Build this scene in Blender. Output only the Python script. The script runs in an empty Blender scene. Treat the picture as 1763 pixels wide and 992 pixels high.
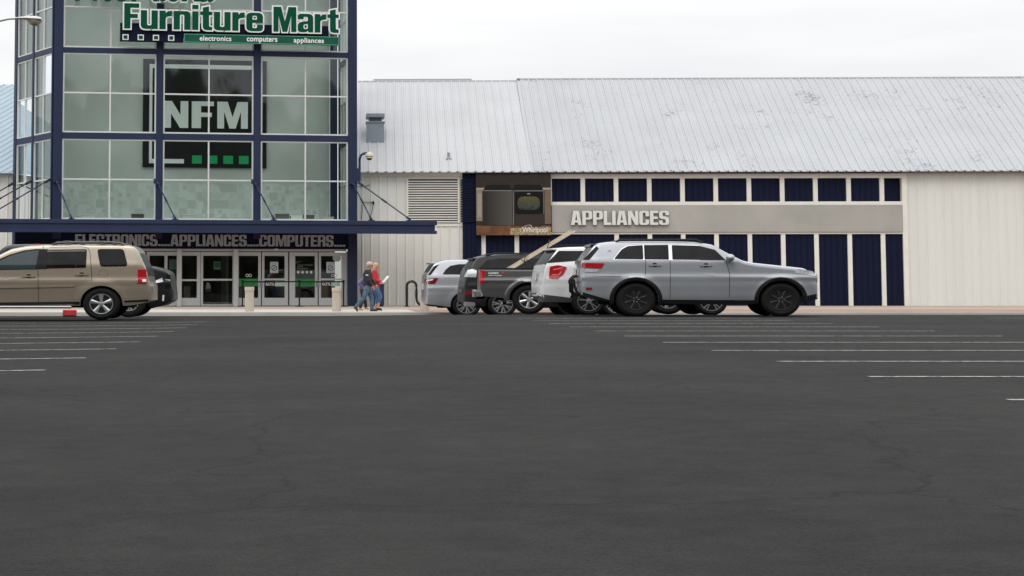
import bpy, bmesh, math, random
from mathutils import Vector, Matrix, noise
random.seed(7)
S=bpy.context.scene; COL=S.collection
R=math.radians
# ------------------------------------------------------------------ camera
PF=3000.0; CX,CY=560.0,270.0; HY=493.0; CH=0.85
TILT=math.atan((HY-CY)/PF)
cd=bpy.data.cameras.new('camera'); cam=bpy.data.objects.new('camera',cd); COL.objects.link(cam); S.camera=cam
cam.location=(0,0,CH); cam.rotation_euler=(R(90)+TILT,0,0)
cd.sensor_width=36; cd.lens=PF/1763*36; cd.shift_x=(881.5-CX)/1763; cd.shift_y=-(496-CY)/1763
cd.clip_start=0.1; cd.clip_end=3000
# ------------------------------------------------------------------ sky, sun, exposure
SUN_EL,SUN_AZ=52,200
w=bpy.data.worlds.new('World'); S.world=w; w.use_nodes=True
nt=w.node_tree; nt.nodes.clear(); N=nt.nodes.new; L=nt.links.new
out=N('ShaderNodeOutputWorld'); mixs=N('ShaderNodeMixShader'); b1=N('ShaderNodeBackground'); b2=N('ShaderNodeBackground')
sky=N('ShaderNodeTexSky'); sky.sky_type='NISHITA'; sky.sun_disc=False; sky.sun_elevation=R(SUN_EL); sky.sun_rotation=R(SUN_AZ)
L(sky.outputs[0],b1.inputs[0]); b1.inputs[1].default_value=0.08
tc=N('ShaderNodeTexCoord'); sx=N('ShaderNodeSeparateXYZ'); L(tc.outputs['Generated'],sx.inputs[0])
mp=N('ShaderNodeMapping'); mp.inputs['Scale'].default_value=(2.2,2.2,16); L(tc.outputs['Generated'],mp.inputs[0])
no=N('ShaderNodeTexNoise'); no.inputs['Scale'].default_value=1.6; no.inputs['Detail'].default_value=6; L(mp.outputs[0],no.inputs[0])
cr=N('ShaderNodeValToRGB'); cr.color_ramp.elements[0].position=.3; cr.color_ramp.elements[0].color=(.80,.81,.83,1)
cr.color_ramp.elements[1].position=.65; cr.color_ramp.elements[1].color=(.95,.945,.93,1); L(no.outputs[0],cr.inputs[0])
el=N('ShaderNodeMapRange'); el.inputs[1].default_value=0.12; el.inputs[2].default_value=0.9; el.inputs[3].default_value=1.12; el.inputs[4].default_value=2.35
L(sx.outputs[2],el.inputs[0]); L(cr.outputs[0],b2.inputs[0]); L(el.outputs[0],b2.inputs[1])
mixs.inputs[0].default_value=.92; L(b1.outputs[0],mixs.inputs[1]); L(b2.outputs[0],mixs.inputs[2]); L(mixs.outputs[0],out.inputs[0])
sl=bpy.data.lights.new('sun','SUN'); sl.energy=0.9; sl.angle=R(25); sl.color=(1,.97,.93)
so=bpy.data.objects.new('sun',sl); COL.objects.link(so)
so.rotation_euler=(R(90-SUN_EL),0,R(180-SUN_AZ)+R(0)); so.location=(0,-20,40)
S.view_settings.view_transform='Standard'; S.view_settings.look='None'; S.view_settings.exposure=0.0; S.view_settings.gamma=1
S.cycles.max_bounces=8; S.cycles.transparent_max_bounces=16; S.cycles.use_denoising=True

# ------------------------------------------------------------------ frames: pixel of the photo -> point on a plane at its real distance
def ray(px,py):
    a=(px-CX)/PF; b=-(py-CY)/PF
    return Vector((a, math.cos(TILT)-b*math.sin(TILT), math.sin(TILT)+b*math.cos(TILT)))
class Frame:
    def __init__(s,px,Y,th=0,z=0):
        d=ray(px,HY); s.o=Vector((d.x/d.y*Y,Y,z)); s.th=th
        s.u=Vector((math.cos(th),math.sin(th),0)); s.n=Vector((-math.sin(th),math.cos(th),0))
    def pt(s,px,py,d=0):          # -> local (x,z) on the plane local y=d
        r=ray(px,py); o=s.o+s.n*d
        c=Vector((0,0,CH)); t=(Vector((o.x,o.y,0))-Vector((0,0,0))).dot(s.n)/Vector((r.x,r.y,0)).dot(s.n)
        p=c+r*t; q=p-s.o
        return (q.dot(s.u), q.z)
    def x(s,px,d=0,py=HY): return s.pt(px,py,d)[0]
    def z(s,py,d=0,px=CX): return s.pt(px,py,d)[1]
# ------------------------------------------------------------------ materials
MATS={}
def mat(name,col,rough=.6,metal=0,coat=0,var=.06,scale=6,bump=0,bscale=60,spec=.5,emit=0,streak=0):
    if name in MATS: return MATS[name]
    m=bpy.data.materials.new(name); m.use_nodes=True; t=m.node_tree; p=t.nodes['Principled BSDF']
    p.inputs['Roughness'].default_value=rough; p.inputs['Metallic'].default_value=metal
    p.inputs['Coat Weight'].default_value=coat; p.inputs['Coat Roughness'].default_value=.10
    p.inputs['Specular IOR Level'].default_value=spec
    g=t.nodes.new('ShaderNodeNewGeometry'); mpn=t.nodes.new('ShaderNodeMapping'); t.links.new(g.outputs['Position'],mpn.inputs[0])
    if streak: mpn.inputs['Scale'].default_value=(1,1,.12)
    n=t.nodes.new('ShaderNodeTexNoise'); n.inputs['Scale'].default_value=scale; n.inputs['Detail'].default_value=5; t.links.new(mpn.outputs[0],n.inputs[0])
    c=t.nodes.new('ShaderNodeValToRGB'); c.color_ramp.elements[0].position=.3; c.color_ramp.elements[1].position=.7
    c.color_ramp.elements[0].color=tuple(max(0,v*(1-var)) for v in col)+(1,); c.color_ramp.elements[1].color=tuple(min(1,v*(1+var)) for v in col)+(1,)
    t.links.new(n.outputs[0],c.inputs[0]); t.links.new(c.outputs[0],p.inputs['Base Color'])
    if bump:
        n2=t.nodes.new('ShaderNodeTexNoise'); n2.inputs['Scale'].default_value=bscale; n2.inputs['Detail'].default_value=4; t.links.new(g.outputs['Position'],n2.inputs[0])
        b=t.nodes.new('ShaderNodeBump'); b.inputs['Strength'].default_value=bump; b.inputs['Distance'].default_value=.02
        t.links.new(n2.outputs[0],b.inputs['Height']); t.links.new(b.outputs[0],p.inputs['Normal'])
    if emit:
        p.inputs['Emission Color'].default_value=tuple(col)+(1,); p.inputs['Emission Strength'].default_value=emit
    MATS[name]=m; return m
def glassmat(name,tint,refl=.10,boost=1.0,rough=0.0,ior=1.5):
    m=bpy.data.materials.new(name); m.use_nodes=True; t=m.node_tree; t.nodes.clear()
    o=t.nodes.new('ShaderNodeOutputMaterial'); mx=t.nodes.new('ShaderNodeMixShader'); tr=t.nodes.new('ShaderNodeBsdfTransparent'); gl=t.nodes.new('ShaderNodeBsdfGlossy')
    tr.inputs[0].default_value=tuple(tint)+(1,); gl.inputs['Roughness'].default_value=rough; gl.inputs[0].default_value=(.93,.98,1,1)
    lw=t.nodes.new('ShaderNodeFresnel'); lw.inputs[0].default_value=ior
    ma=t.nodes.new('ShaderNodeMath'); ma.operation='MULTIPLY_ADD'; ma.inputs[1].default_value=boost; ma.inputs[2].default_value=refl; ma.use_clamp=True
    t.links.new(lw.outputs[0],ma.inputs[0]); t.links.new(ma.outputs[0],mx.inputs[0]); t.links.new(tr.outputs[0],mx.inputs[1]); t.links.new(gl.outputs[0],mx.inputs[2]); t.links.new(mx.outputs[0],o.inputs[0])
    # slightly wavy panes
    g=t.nodes.new('ShaderNodeNewGeometry'); n=t.nodes.new('ShaderNodeTexNoise'); n.inputs['Scale'].default_value=.9; n.inputs['Detail'].default_value=1
    b=t.nodes.new('ShaderNodeBump'); b.inputs['Strength'].default_value=.08; b.inputs['Distance'].default_value=.02
    t.links.new(g.outputs['Position'],n.inputs[0]); t.links.new(n.outputs[0],b.inputs['Height']); t.links.new(b.outputs[0],gl.inputs['Normal'])
    MATS[name]=m; return m
NAVY=mat('navy_metal',(.015,.024,.062),.5,.0,var=.10,scale=1.2,bump=.05,streak=1,spec=.3)
NAVYD=mat('navy_dark',(.007,.010,.030),.6,var=.08,spec=.1)
ALU=mat('white_aluminium',(.62,.63,.62),.38,var=.03)
CREAM=mat('cream_siding',(.68,.675,.64),.5,var=.06,scale=.7,streak=1)
CREAMT=mat('cream_trim',(.72,.70,.64),.5,var=.05,scale=2)
DOORA=mat('door_aluminium',(.60,.61,.61),.4,var=.03)
BLK=mat('black_plastic',(.008,.008,.009),.6,var=.1,spec=.25)
BLKG=mat('black_gloss',(.01,.01,.011),.15,var=.05)
RUB=mat('rubber',(.010,.010,.011),.85,var=.15,scale=20,bump=.2,spec=.2)
CHR=mat('chrome',(.60,.61,.62),.30,1,var=.02)
RIMM=mat('alloy',(.62,.63,.64),.28,.85,var=.03)
GREY=mat('grey_metal',(.30,.31,.33),.5,.1,var=.05,scale=3)
GREEN=mat('sign_green',(.0008,.064,.034),.6,var=.04,spec=.1)
WHITE=mat('sign_white',(.78,.79,.77),.4,var=.02)
CONC=mat('concrete_exposed',(.46,.40,.33),.85,var=.30,scale=55,bump=.5,bscale=60)
REDL=mat('red_lens',(.42,.008,.014),.12,coat=.8,var=.15,scale=8)
REDD=mat('dark_red_lens',(.20,.006,.012),.12,coat=.8,var=.15,scale=8)
CLRL=mat('clear_lens',(.62,.64,.66),.15,.3,coat=.8,var=.25,scale=25)
WING=mat('car_glass',(.007,.007,.008),.05,coat=0,var=.9,scale=2.2,spec=.22)
SKIN=mat('skin',(.50,.26,.18),.6,var=.05)
GL=glassmat('tower_glass',(.88,.93,.90),.025,1.0,rough=.03)
GLS=glassmat('side_glass',(.72,.79,.76),.06,1.15)
GLD=glassmat('door_glass',(.50,.52,.50),.03,.9)
# ------------------------------------------------------------------ mesh helpers
def tag(o,label=None,cat=None,group=None,kind=None):
    if label: o['label']=label
    if cat: o['category']=cat
    if group: o['group']=group
    if kind: o['kind']=kind
    return o
def empty(name,loc,rz=0,label=None,cat=None,group=None,parent=None):
    o=bpy.data.objects.new(name,None); COL.objects.link(o); o.location=loc; o.rotation_euler=(0,0,rz); o.empty_display_size=.2
    if parent: o.parent=parent
    return tag(o,label,cat,group)
def fin(name,bm,m,parent=None,smooth=False,loc=None,rz=0,ang=35,solid=0):
    bmesh.ops.recalc_face_normals(bm,faces=bm.faces) if not solid else None
    if smooth:
        for f in bm.faces: f.smooth=True
        for e in bm.edges:
            if len(e.link_faces)==2 and e.calc_face_angle(0)>R(ang): e.smooth=False
    me=bpy.data.meshes.new(name); bm.to_mesh(me); bm.free()
    for mm in (m if isinstance(m,(list,tuple)) else [m]): me.materials.append(mm)
    o=bpy.data.objects.new(name,me); COL.objects.link(o)
    if parent: o.parent=parent
    if loc is not None: o.location=loc
    if rz: o.rotation_euler=(0,0,rz)
    if solid:
        md=o.modifiers.new('solid','SOLIDIFY'); md.thickness=solid; md.offset=-1
    return o
def box(bm,x0,x1,y0,y1,z0,z1,mi=0,bev=0):
    vs=[bm.verts.new(p) for p in ((x0,y0,z0),(x1,y0,z0),(x1,y1,z0),(x0,y1,z0),(x0,y0,z1),(x1,y0,z1),(x1,y1,z1),(x0,y1,z1))]
    fs=[bm.faces.new([vs[i] for i in q]) for q in ((0,3,2,1),(4,5,6,7),(0,1,5,4),(1,2,6,5),(2,3,7,6),(3,0,4,7))]
    for f in fs: f.material_index=mi
    if bev:
        es=set(e for f in fs for e in f.edges); bmesh.ops.bevel(bm,geom=list(es),offset=bev,segments=1,affect='EDGES')
def obox(name,m,parent,*a,**k):
    bm=bmesh.new(); box(bm,*a,**k); return fin(name,bm,m,parent)
def tube(bm,pts,r,n=8,cap=True,closed=False):
    pts=[Vector(p) for p in pts]; rs=r if isinstance(r,(list,tuple)) else [r]*len(pts); rings=[]; up=Vector((0,0,1))
    for i,p in enumerate(pts):
        t=(pts[min(i+1,len(pts)-1)]-pts[max(i-1,0)]).normalized()
        a=t.cross(up); 
        if a.length<.05: a=t.cross(Vector((0,1,0)))
        a.normalize(); b=t.cross(a).normalized()
        rings.append([bm.verts.new(p+(a*math.cos(2*math.pi*k/n)+b*math.sin(2*math.pi*k/n))*rs[i]) for k in range(n)])
    for i in range(len(rings)-1):
        for k in range(n): bm.faces.new((rings[i][k],rings[i][(k+1)%n],rings[i+1][(k+1)%n],rings[i+1][k]))
    if cap: bm.faces.new(rings[0]); bm.faces.new(rings[-1][::-1])
def lathe(bm,prof,n=24,axis='z',c=(0,0,0),cap=True,loop=False):
    rings=[]
    for r,h in prof:
        ring=[]
        for k in range(n):
            a=2*math.pi*k/n
            p=(r*math.cos(a),r*math.sin(a),h) if axis=='z' else (r*math.cos(a),h,r*math.sin(a))
            ring.append(bm.verts.new((p[0]+c[0],p[1]+c[1],p[2]+c[2])))
        rings.append(ring)
    for i in range(len(rings)-1):
        for k in range(n): bm.faces.new((rings[i][k],rings[i][(k+1)%n],rings[i+1][(k+1)%n],rings[i+1][k]))
    if loop:
        for k in range(n): bm.faces.new((rings[-1][k],rings[-1][(k+1)%n],rings[0][(k+1)%n],rings[0][k]))
        return
    if cap and prof[0][0]>1e-4: bm.faces.new(rings[0][::-1])
    if cap and prof[-1][0]>1e-4: bm.faces.new(rings[-1])
def rp(pts,seg=4):                 # polygon with rounded corners: (x,y[,r])
    out=[]; n=len(pts)
    for i,p in enumerate(pts):
        r=p[2] if len(p)>2 else 0; c=Vector(p[:2])
        if r<=0: out.append(tuple(c)); continue
        a=Vector(pts[i-1][:2])-c; b=Vector(pts[(i+1)%n][:2])-c
        ra=min(r,a.length*.49,b.length*.49); a=c+a.normalized()*ra; b=c+b.normalized()*ra
        for k in range(seg+1):
            t=k/seg; q=a*(1-t)**2+c*2*t*(1-t)+b*t*t; out.append(tuple(q))
    return out
def curve_mesh(polys,ext,off=0):
    cu=bpy.data.curves.new('tmp','CURVE'); cu.dimensions='2D'; cu.fill_mode='BOTH'; cu.extrude=ext; cu.offset=off
    for P in polys:
        s=cu.splines.new('POLY'); s.points.add(len(P)-1)
        for k,(x,y) in enumerate(P): s.points[k].co=(x,y,0,1)
        s.use_cyclic_u=True
    o=bpy.data.objects.new('tmp',cu); COL.objects.link(o)
    me=bpy.data.meshes.new_from_object(o.evaluated_get(bpy.context.evaluated_depsgraph_get()))
    bpy.data.objects.remove(o); bpy.data.curves.remove(cu); return me
def grow(P,d):
    ar=sum(P[i][0]*P[(i+1)%len(P)][1]-P[(i+1)%len(P)][0]*P[i][1] for i in range(len(P))); sg=1 if ar>0 else -1
    P=[p for i,p in enumerate(P) if math.hypot(p[0]-P[i-1][0],p[1]-P[i-1][1])>1e-4]; out=[]; n=len(P)
    for i in range(n):
        a,c,b=Vector(P[i-1]),Vector(P[i]),Vector(P[(i+1)%n]); e1=(c-a).normalized(); e2=(b-c).normalized()
        n1=Vector((e1.y,-e1.x))*sg; n2=Vector((e2.y,-e2.x))*sg; m=n1+n2
        if m.length<.2: m=n1
        m.normalize(); k=1/max(.55,m.dot(n1)); out.append(tuple(c+m*d*k))
    return out
def text_mesh(s,ext,off=0,shear=0,spacing=1):
    cu=bpy.data.curves.new('tmp','FONT'); cu.body=s; cu.extrude=ext; cu.offset=off; cu.shear=shear; cu.space_character=spacing; cu.size=1
    o=bpy.data.objects.new('tmp',cu); COL.objects.link(o)
    me=bpy.data.meshes.new_from_object(o.evaluated_get(bpy.context.evaluated_depsgraph_get()))
    bpy.data.objects.remove(o); bpy.data.curves.remove(cu); return me
def place_flat(me,name,m,parent,x0,x1,z0,z1,y,sx=None,fit=None,zr=None,rot=0):
    """stand a flat lettering mesh up in the local xz plane, fitted to x0..x1, z0..z1 (extrude kept in metres)"""
    vs=[v.co.copy() for v in me.vertices]
    if fit is None: fit=(min(v.x for v in vs),max(v.x for v in vs),min(v.y for v in vs),max(v.y for v in vs))
    a,b,c,d=fit; fx=(x1-x0)/(b-a); fz=(z1-z0)/(d-c)
    for v in me.vertices:
        x=(v.co.x-a)*fx; z=(v.co.y-c)*fz
        if rot: x,z=x*math.cos(rot)-z*math.sin(rot),x*math.sin(rot)+z*math.cos(rot)
        v.co=(x0+x,y-v.co.z,z0+z)
    me.materials.clear(); me.materials.append(m); me.name=name
    o=bpy.data.objects.new(name,me); COL.objects.link(o); o.parent=parent; return o
# ------------------------------------------------------------------ heavy lettering
def G():
    w,s=.52,.185; r,ri=.17,.05; g={}
    g['E']=(.44,[[(0,0),(.44,0),(.44,.17),(s,.17),(s,.42),(.41,.42),(.41,.58),(s,.58),(s,.83),(.44,.83),(.44,1),(0,1)]])
    g['F']=(.44,[[(0,0),(s,0),(s,.42),(.40,.42),(.40,.58),(s,.58),(s,.83),(.44,.83),(.44,1),(0,1)]])
    g['L']=(.40,[[(0,0),(.40,0),(.40,.17),(s,.17),(s,1),(0,1)]])
    g['T']=(.46,[[(.23-s/2,0),(.23+s/2,0),(.23+s/2,.83),(.46,.83),(.46,1),(0,1),(0,.83),(.23-s/2,.83)]])
    g['I']=(s,[[(0,0),(s,0),(s,1),(0,1)]])
    g['C']=(w,[[(0,0,r),(w,0,r),(w,.38),(w-s,.38),(w-s,.14,ri),(s,.14,ri),(s,.86,ri),(w-s,.86,ri),(w-s,.60),(w,.60),(w,1,r),(0,1,r)]])
    g['O']=(w,[[(0,0,r),(w,0,r),(w,1,r),(0,1,r)],[(s,.14,ri),(s,.86,ri),(w-s,.86,ri),(w-s,.14,ri)]])
    g['S']=(w,[[(0,0,r),(w,0,r),(w,.55,.16),(s,.62,.04),(s,.87,.04),(w-s,.87,.04),(w-s,.68),(w,.68),(w,1,r),(0,1,r),(0,.45,.16),(w-s,.38,.04),(w-s,.13,.04),(s,.13,.04),(s,.32),(0,.32)]])
    g['P']=(w,[[(0,0),(s,0),(s,.38),(w,.38,r),(w,1,r),(0,1)],[(s,.52),(s,.86),(w-s,.86,ri),(w-s,.52,ri)]])
    g['R']=(w,[[(0,0),(s,0),(s,.42),(w-s,.42,.03),(w-s,0),(w,0),(w,.47,.06),(w-.05,.50),(w,.54,.06),(w,1,r),(0,1)],[(s,.56),(s,.86),(w-s,.86,ri),(w-s,.56,ri)]])
    g['U']=(w,[[(0,0,r),(w,0,r),(w,1),(w-s,1),(w-s,.14,ri),(s,.14,ri),(s,1),(0,1)]])
    g['A']=(.56,[[(0,0),(.18,0),(.205,.17),(.355,.17),(.38,0),(.56,0),(.43,1),(.13,1)],[(.225,.32),(.28,.80),(.335,.32)]])
    g['M']=(.74,[[(0,0),(.165,0),(.165,.64),(.295,0),(.445,0),(.575,.64),(.575,0),(.74,0),(.74,1),(.49,1),(.37,.42),(.25,1),(0,1)]])
    g['N']=(.55,[[(0,0),(.17,0),(.17,.54),(.37,0),(.55,0),(.55,1),(.38,1),(.38,.48),(.19,1),(0,1)]])
    g['.']=(.16,[[(0,0),(.16,0),(.16,.16),(0,.16)]])
    X=.74; q=.14
    g['u']=(.50,[[(0,0,r),(.31,0,.1),(.315,.06),(.315,0),(.50,0),(.50,X),(.315,X),(.315,.14,ri),(s,.14,ri),(s,X),(0,X)]])
    g['n']=(.50,[[(0,0),(s,0),(s,X-.14,ri),(.315,X-.14,ri),(.315,0),(.50,0),(.50,X,r),(.19,X,.1),(s,X-.06),(s,X),(0,X)]])
    g['r']=(.37,[[(0,0),(s,0),(s,.50,.10),(.37,.53),(.37,X),(.25,X-.01,.05),(s,X-.10),(s,X),(0,X)]])
    g['i']=(s,[[(0,0),(s,0),(s,X),(0,X)],[(0,.83),(s,.83),(s,1),(0,1)]])
    g['t']=(.36,[[(.08,0,q),(.36,0),(.36,.13),(.27,.14,.04),(.265,.60),(.36,.60),(.36,X),(.265,X),(.265,.95),(.08,.90),(.08,X),(0,X),(0,.60),(.08,.60)]])
    g['e']=(.50,[[(0,0,r),(.50,0,r),(.50,.26),(.32,.26),(.32,.12,ri),(s,.12,ri),(s,.33),(.50,.33),(.50,X,r),(0,X,r)],[(s,.46),(s,.62,ri),(.32,.62,ri),(.32,.46)]])
    g['a']=(.50,[[(0,0,.12),(.26,0,.08),(.33,.06),(.34,0),(.50,0),(.50,X,r),(0,X,r),(0,.52),(s,.52),(s,.62,ri),(.325,.62,ri),(.325,.45),(0,.40,r)],[(s,.13,ri),(s,.31,ri),(.325,.34),(.325,.13,ri)]])
    return g
GLY=G()
def word(s,gap=.045):
    x=0; out=[]; ext=[]
    for ch in s:
        if ch==' ': x+=.18; continue
        wd,ps=GLY[ch]
        out.append((ch,[[(a+x,b) for a,b in rp(P)] for P in ps],x,x+wd)); x+=wd+gap
    return out,x-gap
def lettering(s,parent,m,x0,x1,z0,z1,y,ext=.03,gap=.045,under=None,uoff=.03,name='letter'):
    gl,W=word(s,gap); fx=(x1-x0)/W; fz=(z1-z0)
    for ch,ps,a,b in gl:
        P=[[(x0+x*fx,z0+z*fz) for x,z in q] for q in ps]
        me=curve_mesh(P,ext); 
        o=place_flat(me,name,m,parent,0,1,0,1,y,fit=(0,1,0,1))
        if under:
            big=[]
            gr=[grow(q,uoff if j==0 or ch=='i' else -min(uoff,.045)) for j,q in enumerate(P)]
            me=curve_mesh(gr,ext*.8)
            place_flat(me,'letter_border',under,o,0,1,0,1,y-ext+.012+ext*.8,fit=(0,1,0,1))
# ================================================================== SETTING
def smooth(a,b,t):
    t=max(0,min(1,(t-a)/(b-a))); return t*t*(3-2*t)
def GZ(X,Y):                       # height of the lot: rises gently from the drive towards the camera, higher to the right
    base=-.12+.27*smooth(57,42,Y)*1.0
    left=-.12+.16*smooth(57,42,Y)
    k=smooth(-6,4,X); return left*(1-k)+base*k
def ground_mat(name,c1,c2,sc,crack=True,bump=.4):
    m=bpy.data.materials.new(name); m.use_nodes=True; t=m.node_tree; p=t.nodes['Principled BSDF']; p.inputs['Roughness'].default_value=.92; p.inputs['Specular IOR Level'].default_value=.15
    g=t.nodes.new('ShaderNodeNewGeometry'); n=t.nodes.new('ShaderNodeTexNoise'); n.inputs['Scale'].default_value=sc; n.inputs['Detail'].default_value=8; n.inputs['Roughness'].default_value=.65
    n1=t.nodes.new('ShaderNodeTexNoise'); n1.inputs['Scale'].default_value=.35; n1.inputs['Detail'].default_value=5
    n3=t.nodes.new('ShaderNodeTexNoise'); n3.inputs['Scale'].default_value=95; n3.inputs['Detail'].default_value=2
    for q in (n,n1,n3): t.links.new(g.outputs['Position'],q.inputs[0])
    c=t.nodes.new('ShaderNodeValToRGB'); c.color_ramp.elements[0].position=.35; c.color_ramp.elements[1].position=.68
    c.color_ramp.elements[0].color=tuple(c1)+(1,); c.color_ramp.elements[1].color=tuple(c2)+(1,)
    ad=t.nodes.new('ShaderNodeMath'); ad.operation='MULTIPLY_ADD'; ad.inputs[1].default_value=.32; t.links.new(n.outputs[0],ad.inputs[0])
    ad2=t.nodes.new('ShaderNodeMath'); ad2.operation='MULTIPLY_ADD'; ad2.inputs[1].default_value=.34; t.links.new(n1.outputs[0],ad2.inputs[0])
    m3=t.nodes.new('ShaderNodeMath'); m3.operation='MULTIPLY'; m3.inputs[1].default_value=.42; t.links.new(n3.outputs[0],m3.inputs[0])
    t.links.new(m3.outputs[0],ad2.inputs[2]); t.links.new(ad2.outputs[0],ad.inputs[2]); t.links.new(ad.outputs[0],c.inputs[0])
    src=c.outputs[0]
    if crack:
        v=t.nodes.new('ShaderNodeTexVoronoi'); v.feature='DISTANCE_TO_EDGE'; v.inputs['Scale'].default_value=.28
        wn=t.nodes.new('ShaderNodeMixRGB'); wn.blend_type='ADD'; wn.inputs[0].default_value=.9
        n4=t.nodes.new('ShaderNodeTexNoise'); n4.inputs['Scale'].default_value=1.3; n4.inputs['Detail'].default_value=6; t.links.new(g.outputs['Position'],n4.inputs[0])
        t.links.new(g.outputs['Position'],wn.inputs[1]); t.links.new(n4.outputs['Color'],wn.inputs[2]); t.links.new(wn.outputs[0],v.inputs[0])
        mr=t.nodes.new('ShaderNodeMapRange'); mr.inputs[1].default_value=.0; mr.inputs[2].default_value=.005; mr.inputs[3].default_value=.5; mr.inputs[4].default_value=1
        t.links.new(v.outputs[0],mr.inputs[0]); mm=t.nodes.new('ShaderNodeMixRGB'); mm.blend_type='MULTIPLY'; mm.inputs[0].default_value=1
        t.links.new(src,mm.inputs[1]); t.links.new(mr.outputs[0],mm.inputs[2]); src=mm.outputs[0]
    t.links.new(src,p.inputs['Base Color'])
    b=t.nodes.new('ShaderNodeBump'); b.inputs['Strength'].default_value=min(1,bump*2); b.inputs['Distance'].default_value=.010; t.links.new(n3.outputs[0],b.inputs['Height']); t.links.new(b.outputs[0],p.inputs['Normal'])
    return m
ASPH=ground_mat('asphalt',(.004,.004,.0045),(.032,.031,.030),5.0)
CON2=ground_mat('pale_concrete',(.36,.34,.31),(.50,.48,.44),1.5,False)
PAVE=ground_mat('pinkish_paving',(.27,.21,.17),(.40,.33,.27),2.5,False)
GRND=ground_mat('earth',(.06,.06,.05),(.10,.10,.08),.6,False)
def sheet(name,m,xs,ys,zf,kind='structure'):
    bm=bmesh.new(); g=[[bm.verts.new((x,y,zf(x,y))) for x in xs] for y in ys]
    for j in range(len(ys)-1):
        for i in range(len(xs)-1): bm.faces.new((g[j][i],g[j][i+1],g[j+1][i+1],g[j+1][i]))
    for f in bm.faces: f.smooth=True
    return tag(fin(name,bm,m),kind=kind)
sheet('ground',GRND,[-1500,-200,200,1500],[-800,-100,300,1500],lambda x,y:-.30)
lin=lambda a,b,n:[a+(b-a)*i/n for i in range(n+1)]
sheet('parking_lot',ASPH,lin(-90,90,90),lin(-90,57.3,90),GZ)
bm=bmesh.new(); box(bm,-90,3.0,57.5,64.2,-.28,0.0); tag(fin('sidewalk',bm,CON2),kind='structure')
bm=bmesh.new(); box(bm,3.003,90,57.5,64.2,-.28,0.0); tag(fin('paving',bm,ground_mat('brick_paving',(.20,.12,.10),(.36,.25,.20),3.5,False)),kind='structure')
bm=bmesh.new(); box(bm,-90,90,64.203,83,-.28,0.0); tag(fin('paving',bm,PAVE),kind='structure')
# kerb: concrete, one stretch painted red
FK=Frame(120,57.3,0)
kx0=FK.o.x+FK.x(109); kx1=FK.o.x+FK.x(132)
for a,b,m,nm in ((-90,kx0,CON2,'kerb'),(kx0,kx1,mat('kerb_conc',(.40,.38,.35),.85,var=.1),'kerb'),(kx1,90,CON2,'kerb')):
    bm=bmesh.new(); box(bm,a+.003,b-.003,57.27,57.497,-.28,.006,bev=.01); tag(fin(nm,bm,m),kind='structure')
# stall lines
WORN=mat('worn_paint',(.34,.34,.32),.9,var=.35,scale=14,spec=.1)
_t=WORN.node_tree; _p=_t.nodes['Principled BSDF']; _g=_t.nodes.new('ShaderNodeNewGeometry'); _n=_t.nodes.new('ShaderNodeTexNoise'); _n.inputs['Scale'].default_value=9; _n.inputs['Detail'].default_value=9; _n.inputs['Roughness'].default_value=.8
_m=_t.nodes.new('ShaderNodeMapRange'); _m.inputs[1].default_value=.38; _m.inputs[2].default_value=.50; _t.links.new(_g.outputs['Position'],_n.inputs[0]); _t.links.new(_n.outputs[0],_m.inputs[0]); _t.links.new(_m.outputs[0],_p.inputs['Alpha'])
bm=bmesh.new()
for k in range(13):
    y=38.3-k*2.75
    if y<8: continue
    for (a,b) in ((-7.5,-2.6),(4.2,9.5),(14.5,20),(-19,-13.5)):
        xs=lin(a,b,6)
        for i in range(6):
            bm.faces.new([bm.verts.new((x,yy,GZ(x,yy)+.005)) for x,yy in ((xs[i],y-.055),(xs[i+1],y-.055),(xs[i+1],y+.055),(xs[i],y+.055))])
tag(fin('stall_lines',bm,WORN),kind='structure')

# ================================================================== MAIN STORE BUILDING
MF=Frame(560,77,R(-1.8))
store=empty('store_building',MF.o,MF.th,'long low store building with pale ribbed metal roof, cream siding and navy wall panels','building')
def ribwall(name,m,parent,x0,x1,y,z0,z1,sp=.385,rh=.03,rw=.05,x_off=0):
    bm=bmesh.new(); pr=[]; k0=math.ceil((x0-x_off)/sp); x=x_off+k0*sp; pr.append((x0,y))
    while x<x1-rw*2:
        if x>x0+rw: pr+=[(x-rw,y),(x-rw*.4,y-rh),(x+rw*.4,y-rh),(x+rw,y)]
        x+=sp
    pr.append((x1,y))
    a=[bm.verts.new((p[0],p[1],z0)) for p in pr]; b=[bm.verts.new((p[0],p[1],z1)) for p in pr]
    for i in range(len(pr)-1): bm.faces.new((a[i],a[i+1],b[i+1],b[i]))
    c=[bm.verts.new(q) for q in ((x0,y+.2,z0),(x1,y+.2,z0),(x1,y+.2,z1),(x0,y+.2,z1))]
    bm.faces.new((c[1],c[0],c[3],c[2])); bm.faces.new((a[0],b[0],c[3],c[0])); bm.faces.new((a[-1],c[1],c[2],b[-1]))
    return fin(name,bm,m,parent)
mx=lambda px:MF.x(px); mz=lambda py:MF.z(py)
ZE=mz(298.5); 
# cream wall left wing and centre
ribwall('wall',CREAM,store,mx(-420),mx(27),0,0,ZE-.02,x_off=.1)
ribwall('wall',CREAM,store,mx(612),mx(703),0,mz(388),ZE-.16,x_off=.1)
ribwall('wall',CREAM,store,mx(612),mx(797),0,0,mz(390),x_off=.1)
obox('wall_trim',CREAMT,store,mx(612),mx(797),-.05,.15,mz(390),mz(386))
obox('wall_trim',CREAMT,store,mx(612),mx(797),-.10,.15,ZE-.16,ZE-.02,bev=.01)
obox('wall_trim',CREAMT,store,mx(703),mx(797),-.004,.15,mz(386)+.002,ZE-.162)
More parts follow.
